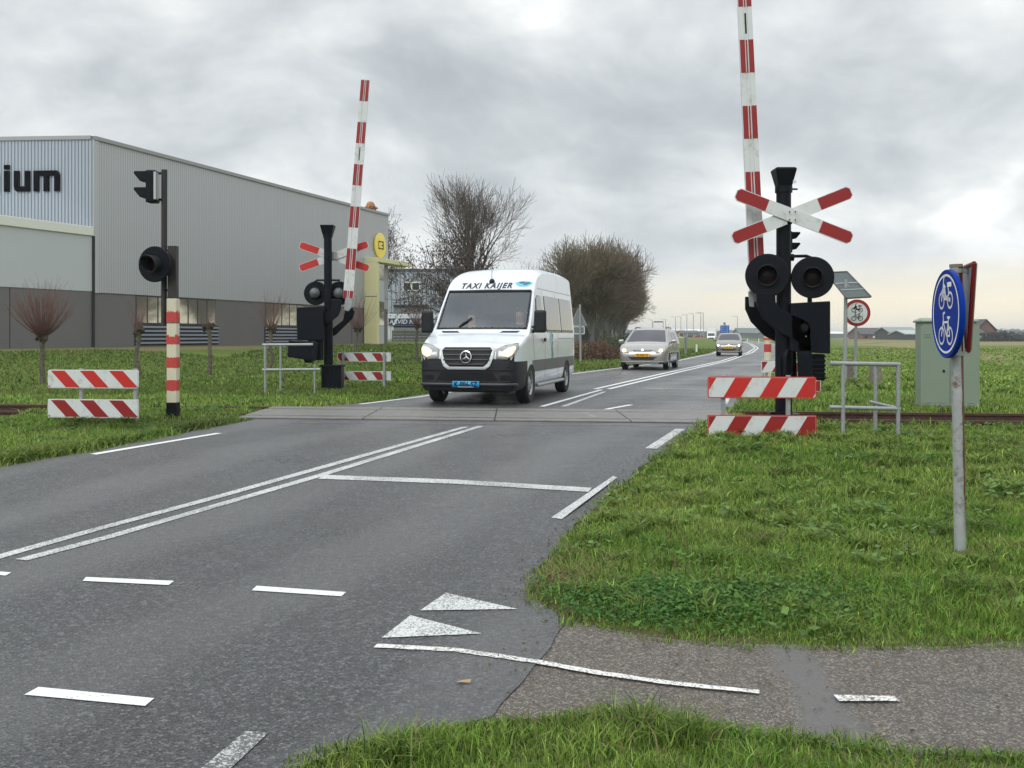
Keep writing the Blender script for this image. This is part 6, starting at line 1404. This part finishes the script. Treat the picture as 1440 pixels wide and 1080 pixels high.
# pollard willows
M_shoot = mat('willow_shoots', (.155, .080, .068), .85, var=.3, scale=5); M_wbark = mat('willow_bark', (.16, .14, .10), .95, col2=(.05, .042, .032), scale=12, bump=.5, bscale=20)
M_knob = mat('willow_knob', (.075, .048, .028), .95, col2=(.03, .02, .014), scale=14, bump=.6, bscale=20)
def willow(u, d, vk, vb, hc_, n, lean, label, seed, spread=1.0):
    rr = random.Random(seed); zk = HC + (HV - vk) * d / F; zb = HC + (HV - vb) * d / F
    t = thing('pollard_willow', (UX(u, d), d, zb), 0, label, 'tree', 'pollard willows along the grass bank'); h = zk - zb; tr = []; p = Vector((0, 0, -.5))
    pts = [Vector((rr.gauss(0, .03), rr.gauss(0, .03), -.5 + (h + .5) * k / 5)) for k in range(6)]; pts[5] = Vector((lean, 0, h))
    mb = MB(); mb.tube(pts, [.11, .095, .085, .075, .075, .10], 9); mb.build('trunk', M_wbark, t, smooth=60)
    mb = MB(); kr = .24
    for _ in range(26):
        a = rr.uniform(0, 6.28); e = rr.uniform(0, 1) ** .5 * kr * .85; s_ = rr.uniform(.05, .10); c = Vector((lean + e * math.cos(a), e * math.sin(a), h + rr.uniform(-.14, .10))); mb.add([c + Vector(v) * s_ for v in ((1, 0, 0), (-1, 0, 0), (0, 1, 0), (0, -1, 0), (0, 0, 1.2), (0, 0, -1.2))], [(0, 2, 4), (2, 1, 4), (1, 3, 4), (3, 0, 4), (2, 0, 5), (1, 2, 5), (3, 1, 5), (0, 3, 5)])
    mb.build('knob', M_knob, t); segs = []
    for _ in range(n):
        a = rr.uniform(0, 6.28); ti = rr.uniform(0, 1) ** .7 * 1.1 * spread; L_ = hc_ * rr.uniform(.55, 1.0) * (1 - .18 * ti)
        d_ = Vector((math.sin(ti) * math.cos(a), math.sin(ti) * math.sin(a), math.cos(ti) + .1)).normalized(); q = Vector((lean + .17 * d_.x, .17 * d_.y, h)); r_ = .011
        for k in range(5):
            q2 = q + d_ * L_ / 5; segs.append((tuple(q), tuple(q2), r_, r_ * .78)); r_ *= .78; q = q2; d_ = (d_ + Vector((rr.gauss(0, .04), rr.gauss(0, .04), .13))).normalized()
            if k > 1 and rr.random() < .6: e_ = (d_ + Vector((rr.gauss(0, .3), rr.gauss(0, .3), .1))).normalized(); segs.append((tuple(q), tuple(q + e_ * L_ * .2), r_ * .7, .003))
    branch_mesh('shoots', segs, M_shoot, t, 3)
willow(60, 32, 472, 545, 1.85, 230, 0, 'pollard willow with a wide round head of red shoots above the left barricade', 61)
willow(193, 36, 466, 510, 1.35, 26, .05, 'thin pollard willow with sparse shoots at the left end of the window band', 62, .6)
willow(294, 40, 459, 518, .9, 26, -.04, 'slim pollard willow with few shoots right of the banded square post', 63, 1.1)
willow(381, 44, 463, 515, 1.9, 70, 0, 'pollard willow behind the pale handrail, right of the slim one', 64, .75)
willow(501, 55, 463, 497, 2.2, 90, .1, 'pollard willow just right of the far barrier mast before the cream portal', 65, .9)
willow(586, 62, 458, 497, 2.2, 70, 0, 'pollard willow against the white trailer, left of the van', 66, .8)
# far tree belt on the horizon
M_belt = mat('far_woodland', (.040, .048, .046), .95, var=.25, scale=.02)
def belt(name, x0, x1, D_, hmin, hmax, seed, dep=22):
    g = random.Random(seed); V = []; Fs = []; n = int((x1 - x0) / 3.5); a = [g.uniform(0, 6) for _ in range(4)]
    for k in range(n + 1):
        x = x0 + (x1 - x0) * k / n; e = .5 + .5 * math.sin(x * .011 + a[0]) * math.sin(x * .027 + a[1]); h = hmin + (hmax - hmin) * e * g.uniform(.6, 1.0)
        for y, z in ((0, 0), (g.uniform(-2, 2), h * .7), (dep * .3, h), (dep, h * .5), (dep, 0)): V.append((x, D_ + y, z))
    for k in range(n):
        for j in range(4): Fs.append((5 * k + j, 5 * k + 5 + j, 5 * k + 6 + j, 5 * k + 1 + j))
    mb = MB(); mb.add(V, Fs); return tag(mb.build(name, M_belt, fix=False), 'distant dark line of woodland along the horizon', 'woodland', kind='stuff')
belt('far_woodland', -700, 1600, 1150, 3, 11, 1); belt('far_woodland', 60, 620, 640, 2, 6.5, 2)
# ================================================================ grass
def tuft_mesh(name, X, Y, Zg, hgt, wid, cols, m, lean=.55, segs=2):
    n = len(X); a = rng.uniform(0, 2 * math.pi, n); dx, dy = np.cos(a), np.sin(a); ln = np.abs(rng.normal(lean, .25, n)) * hgt; ph = rng.uniform(0, 2 * math.pi, n); lx, ly = np.cos(ph) * ln, np.sin(ph) * ln
    V = np.zeros((n, 5, 3)); w2 = wid / 2
    for k, (t_, wf) in enumerate(((0, 1), (.55, .8))):
        cx = X + lx * t_ ** 2; cy = Y + ly * t_ ** 2; cz = Zg + hgt * t_
        V[:, 2 * k] = np.stack([cx - dx * w2 * wf, cy - dy * w2 * wf, cz], 1); V[:, 2 * k + 1] = np.stack([cx + dx * w2 * wf, cy + dy * w2 * wf, cz], 1)
    V[:, 4] = np.stack([X + lx, Y + ly, Zg + hgt * (1 - .25 * np.clip(ln / hgt, 0, 1.2))], 1)
    base = np.arange(n)[:, None] * 5; F_ = np.concatenate([base + np.array([[0, 1, 3, 2]]), base + np.array([[2, 3, 4, 4]])])
    V = V.reshape(-1, 3); me = bpy.data.meshes.new(name); me.vertices.add(len(V)); me.vertices.foreach_set('co', V.astype(np.float32).ravel())
    q = F_[:n]; tr = F_[n:, :3]; li = np.concatenate([q.ravel(), tr.ravel()]).astype(np.int32); me.loops.add(len(li)); me.loops.foreach_set('vertex_index', li)
    ls = np.concatenate([np.arange(n) * 4, 4 * n + np.arange(n) * 3]).astype(np.int32); me.polygons.add(2 * n); me.polygons.foreach_set('loop_start', ls); me.update(calc_edges=True); me.polygons.foreach_set('use_smooth', np.ones(2 * n, bool))
    at = me.color_attributes.new('tint', 'FLOAT_COLOR', 'POINT'); c4 = np.ones((n, 5, 4), np.float32); c4[:, :, :3] = cols[:, None, :]; at.data.foreach_set('color', c4.ravel()); me.materials.append(m)
    return link_mesh(name, me)
def grass_mat():
    m = bpy.data.materials.new('grass_blades'); m.use_nodes = True; t = NT(m.node_tree); b = t.n['Principled BSDF']
    a = t.new('ShaderNodeAttribute'); a.attribute_name = 'tint'; t.link(a.outputs['Color'], b.inputs['Base Color']); b.inputs['Roughness'].default_value = .5; b.inputs['Specular IOR Level'].default_value = .25
    tl = t.new('ShaderNodeBsdfTranslucent'); t.link(a.outputs['Color'], tl.inputs[0]); mx = t.new('ShaderNodeMixShader'); mx.inputs[0].default_value = .35; o = t.n['Material Output']
    t.link(b.outputs[0], mx.inputs[1]); t.link(tl.outputs[0], mx.inputs[2]); t.link(mx.outputs[0], o.inputs[0]); return m
M_grass = grass_mat()
def sample(x0, x1, y0, y1, n):
    X = rng.uniform(x0, x1, n); Y = rng.uniform(y0, y1, n); hw = Y * 720 / F * 1.35 + 1.5; k = (np.abs(X) < hw); return X[k], Y[k]
def snoise(x, y, s, seed): return np.sin(x * s + seed + 1.7 * np.sin(y * s * .7 + seed)) * np.cos(y * s * 1.1 + 1.3 * np.sin(x * s * .8 + 2 * seed))
def blade_colors(X, Y):
    n = len(X); jit = np.exp(rng.normal(-.02, .30, n))[:, None]; c1 = np.array([.135, .255, .036]); c2 = np.array([.29, .38, .085]); c3 = np.array([.36, .31, .14]); c4 = np.array([.060, .115, .022])
    f = np.clip(.5 + .32 * snoise(X, Y, 1.1, 2) + .22 * snoise(X, Y, 3.7, 5) + rng.normal(0, .22, n), 0, 1)[:, None]; c = c1 * (1 - f) + c2 * f
    dk = (rng.random(n) < .20)[:, None]; c = np.where(dk, c4 + 0 * c, c); dry = (rng.random(n) < .05 + .10 * (snoise(X, Y, 2.3, 9) > .45))[:, None]; c = c * jit; bp = np.exp(-(((X - UX(795, 5.75)) / .30) ** 2 + ((Y - 5.85) / .22) ** 2)); dry = dry | (rng.random(n) < bp * .75)[:, None]; dk2 = np.clip((X < -3.6) * (X > -6.2) * (Y > 12.6) * (Y < 14.6) * 1.0, 0, 1)[:, None]; c = c * (1 - .45 * dk2); return np.where(dry, c3 * .75 + 0 * c, c)
def grass(zone, x0, x1, y0, y1, dens, h0, w0, ok=None, lean=.55):
    X, Y = sample(x0, x1, y0, y1, int(dens * (x1 - x0) * (y1 - y0))); k = ~mask(X, Y, -.035 - .05 * (snoise(X, Y, 9, 4) > .1))
    yy = Y - (RAIL0 + RAILS_ * X); k &= ~((yy > -.4) & (yy < 1.7) & (rng.random(len(X)) > .22) & ((X < -7.6) | (X > 3.5)))
    if ok is not None: k &= ok(X, Y)
    X, Y = X[k], Y[k]; clump = np.clip(1 + .42 * snoise(X, Y, 5.2, 3) + .30 * snoise(X, Y, 11, 7), .3, 2)
    e = np.minimum(np.abs(X - Lf(Y)), np.abs(X - Rf(Y))); pe = np.minimum(np.abs(Y - PU(X)), np.abs(Y - PL(X))); e = np.where((X > 0) & (Y < 9), np.minimum(e, pe), e)
    pd = np.hypot(X - UX(1350, 6.6), (Y - 6.45) * .7); k2 = ~((e < .10) & (rng.random(len(X)) < .30) & (Y > 4.2)); hp = np.clip(pd / .28, .12, 1)
    h = hp * h0 * clump * rng.uniform(.5, 1.3, len(X)) * (.70 + .30 * np.clip(e / .35, 0, 1)); inr = (yy[k] > -.5) & (yy[k] < 1.9) & ((X < -7.6) | (X > 3.5)); h = np.where(inr, h * .55, h)
    h = np.where(k2, h, .004)
    return X, Y, HG(X, Y) - .01, h, w0 * rng.uniform(.6, 1.3, len(X)), blade_colors(X, Y)
parts = [grass('near', -.9, 4.2, 3.0, 5.0, 9000, .060, .0055), grass('mid', -.2, 7.5, 5.0, 9.0, 5000, .070, .0075), grass('b', .5, 9.5, 9.0, 13.2, 2200, .072, .011), grass('c', 2, 12, 13.2, 20, 900, .10, .018),
         grass('l', -12, -2.5, 8.2, 15.2, 1800, .075, .010, lambda X, Y: X < Lf(Y) + .1), grass('l2', -16, 0, 15.2, 24, 700, .09, .018, lambda X, Y: X < Lf(Y) + .1), grass('l3', -24, 8, 24, 48, 120, .09, .045, lambda X, Y: (X < Lf(Y)) & (wall_w(X, Y) > 2.2)),
         grass('r3', 4, 34, 20, 48, 110, .07, .05, lambda X, Y: X > Rf(Y)), grass('l4', -14, 22, 48, 90, 55, .11, .1, lambda X, Y: (X < Lf(Y)) & (wall_w(X, Y) > 2.2)), grass('r4', 12, 60, 48, 100, 14, .08, .12, lambda X, Y: X > Rf(Y))]
cat = [np.concatenate([p[i] for p in parts]) for i in range(6)]
cat[5] = cat[5] * np.where((cat[1] > 20) & (cat[0] < Cf(cat[1])), .68, 1.0)[:, None]  # left bank blades darkened: own turf tone plus ditch shading in the colour
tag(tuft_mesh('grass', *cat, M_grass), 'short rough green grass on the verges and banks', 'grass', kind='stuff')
# tangled longer tufts
def tufts(cs):
    out = []
    for (x, y, r_, n, h_) in cs:
        a = rng.uniform(0, 6.28, n); e = np.abs(rng.normal(0, r_, n)); X = x + e * np.cos(a); Y = y + e * np.sin(a); k = ~mask(X, Y); X, Y = X[k], Y[k]; h_ *= .8; out.append((X, Y, HG(X, Y) - .01, h_ * rng.uniform(.5, 1.2, len(X)), np.full(len(X), .003 + .0011 * y) * rng.uniform(.7, 1.2, len(X)), blade_colors(X, Y) * .85))
    return [np.concatenate([p[i] for p in out]) for i in range(6)]
cs = []
for _ in range(260):
    x, y = rng.uniform(.3, 7), rng.uniform(4.7, 13); 
    if not mask(np.array([x]), np.array([y]), .15)[0]: cs.append((x, y, .07, 130, .16))
for _ in range(110):
    x, y = rng.uniform(-11, -3), rng.uniform(9, 19)
    if not mask(np.array([x]), np.array([y]), .1)[0]: cs.append((x, y, .10, 80, .15))
for _ in range(60):
    x, y = rng.uniform(3, 12), rng.uniform(16.5, 30); cs.append((x, y, .18, 70, .26))
for u, v in ((1185, 624), (1258, 630), (1100, 620), (1150, 622), (900, 1030), (980, 1050), (560, 1075), (110, 600), (180, 600), (240, 585), (1015, 622)):
    x, y = G(u, v); cs.append((x, y, .09, 190, .19))
for v in np.linspace(640, 830, 24):      # shaggy edge of the right verge
    y = G(900, v)[1]; cs.append((float(Rf(y)) + .12, y, .08, 60, .12))
for x in np.linspace(-.7, 1.75, 46): cs.append((x, float(PL(x)) - .03, .03, 34, .075))
for x in np.linspace(-5.6, -4.0, 34):
    for q in (.08, .26, .45): cs.append((x - .15, float(np.interp(x, Lx[3:10], Ly[3:10])) + q, .10, 90, .17))
for _ in range(14): cs.append((UX(795, 5.75) + rng.uniform(-.15, .5), rng.uniform(5.6, 6.1), .06, 60, .06))
tag(tuft_mesh('grass_tufts', *tufts(cs), M_grass, lean=.9), 'longer tangled grass tufts and shaggy verge edges', 'grass', kind='stuff')
# clover / dock leaves
def leaves(n, cx, cy, rx, ry, size, col, hz):
    X = cx + rng.normal(0, rx, n); Y = cy + rng.normal(0, ry, n); k = ~mask(X, Y, .02) & (Y > 3); X, Y = X[k], Y[k]; return X, Y, HG(X, Y) + rng.uniform(.02, hz, len(X)), size * rng.uniform(.5, 1.3, len(X)), np.array(col) * rng.uniform(.6, 1.35, (len(X), 1))
LV = [leaves(8000, *G(960, 855), .42, .26, .012, (.060, .165, .025), .065), leaves(1500, *G(1080, 850), .4, .3, .016, (.10, .19, .03), .075)]
for _ in range(150):
    x, y = rng.uniform(.4, 7.5), rng.uniform(4.8, 13.5); LV.append(leaves(26, x, y, .10, .10, .02 + .0012 * y, (.13, .23, .05), .09))
for _ in range(50):
    x, y = rng.uniform(-10, -4), rng.uniform(9, 18); LV.append(leaves(26, x, y, .14, .14, .03, (.05, .12, .025), .09))
c_ = [np.concatenate([p[i] for p in LV]) for i in range(5)]
P_ = np.stack(c_[:3], 1); n = len(P_); a = rng.uniform(0, 6.28, n); d1 = np.stack([np.cos(a), np.sin(a), rng.normal(0, .35, n)], 1); d2 = np.stack([-np.sin(a), np.cos(a), rng.normal(0, .35, n)], 1); s = c_[3][:, None]
V = np.stack([P_ - d1 * s, P_ - d2 * s * .7, P_ + d1 * s, P_ + d2 * s * .7], 1).reshape(-1, 3)
tag(np_mesh('weeds', V, np.arange(4 * n).reshape(-1, 4), M_grass, attr=np.repeat(c_[4], 4, axis=0)), 'low broad-leaved weeds and clover in the verge', 'weeds', kind='stuff')
# grit and dead leaves on the path and road edge
def bits(n, col, size, pos, name, label, m=None):
    X, Y = pos(n); P_ = np.stack([X, Y, np.array([ZP(y) for y in Y]) + .02], 1); a = rng.uniform(0, 6.28, len(X)); d1 = np.stack([np.cos(a), np.sin(a), rng.normal(0, .3, len(X))], 1); d2 = np.stack([-np.sin(a), np.cos(a), rng.normal(0, .3, len(X))], 1); s = size * rng.uniform(.4, 1.5, (len(X), 1))
    V = np.stack([P_ - d1 * s, P_ - d2 * s * .7, P_ + d1 * s, P_ + d2 * s * .7], 1).reshape(-1, 3); tag(np_mesh(name, V, np.arange(4 * len(X)).reshape(-1, 4), M_grass, attr=np.repeat(np.array(col) * rng.uniform(.5, 1.4, (len(X), 1)), 4, axis=0)), label, 'debris', kind='stuff')
def ppath(n):
    X = rng.uniform(.3, 4, n); f = rng.beta(.5, .5, n); return X, PL(X) + (PU(X) - PL(X)) * f
bits(900, (.16, .12, .07), .008, ppath, 'path_litter', 'small dead leaves and grit scattered along the path edges')
def redge(n):
    Y = rng.uniform(4, 14, n); return Rf(Y) - np.abs(rng.normal(0, .10, n)), Y
bits(700, (.13, .10, .06), .008, redge, 'road_litter', 'grit and leaf litter along the road edge')
x, y = G(651, 966); mb = MB(); mb.add([(x - .03, y, ZP(y) + .022), (x - .01, y - .014, ZP(y) + .026), (x + .03, y - .006, ZP(y) + .02), (x + .034, y + .01, ZP(y) + .03), (x, y + .016, ZP(y) + .024)], [(0, 1, 2, 3, 4)]); tag(mb.build('fallen_leaf', mat('dead_leaf', (.38, .27, .12), .8)), 'single pale brown dead leaf lying on the asphalt near the path mouth', 'leaf')

# ================================================================ thin damp air
mb = MB(); mb.box((0, 1900, 8.5), (9000, 4600, 20)); hz = mb.build('haze', None or mat('haze', (1, 1, 1)))
hm = MT['haze']; t = NT(hm.node_tree); t.n.clear(); o_ = t.new('ShaderNodeOutputMaterial'); pv = t.new('ShaderNodeVolumePrincipled'); pv.inputs['Color'].default_value = (.86, .90, .94, 1); pv.inputs['Density'].default_value = .00042; t.link(pv.outputs[0], o_.inputs['Volume'])
tag(hz, 'thin pale damp air over the fields', 'haze', kind='stuff')
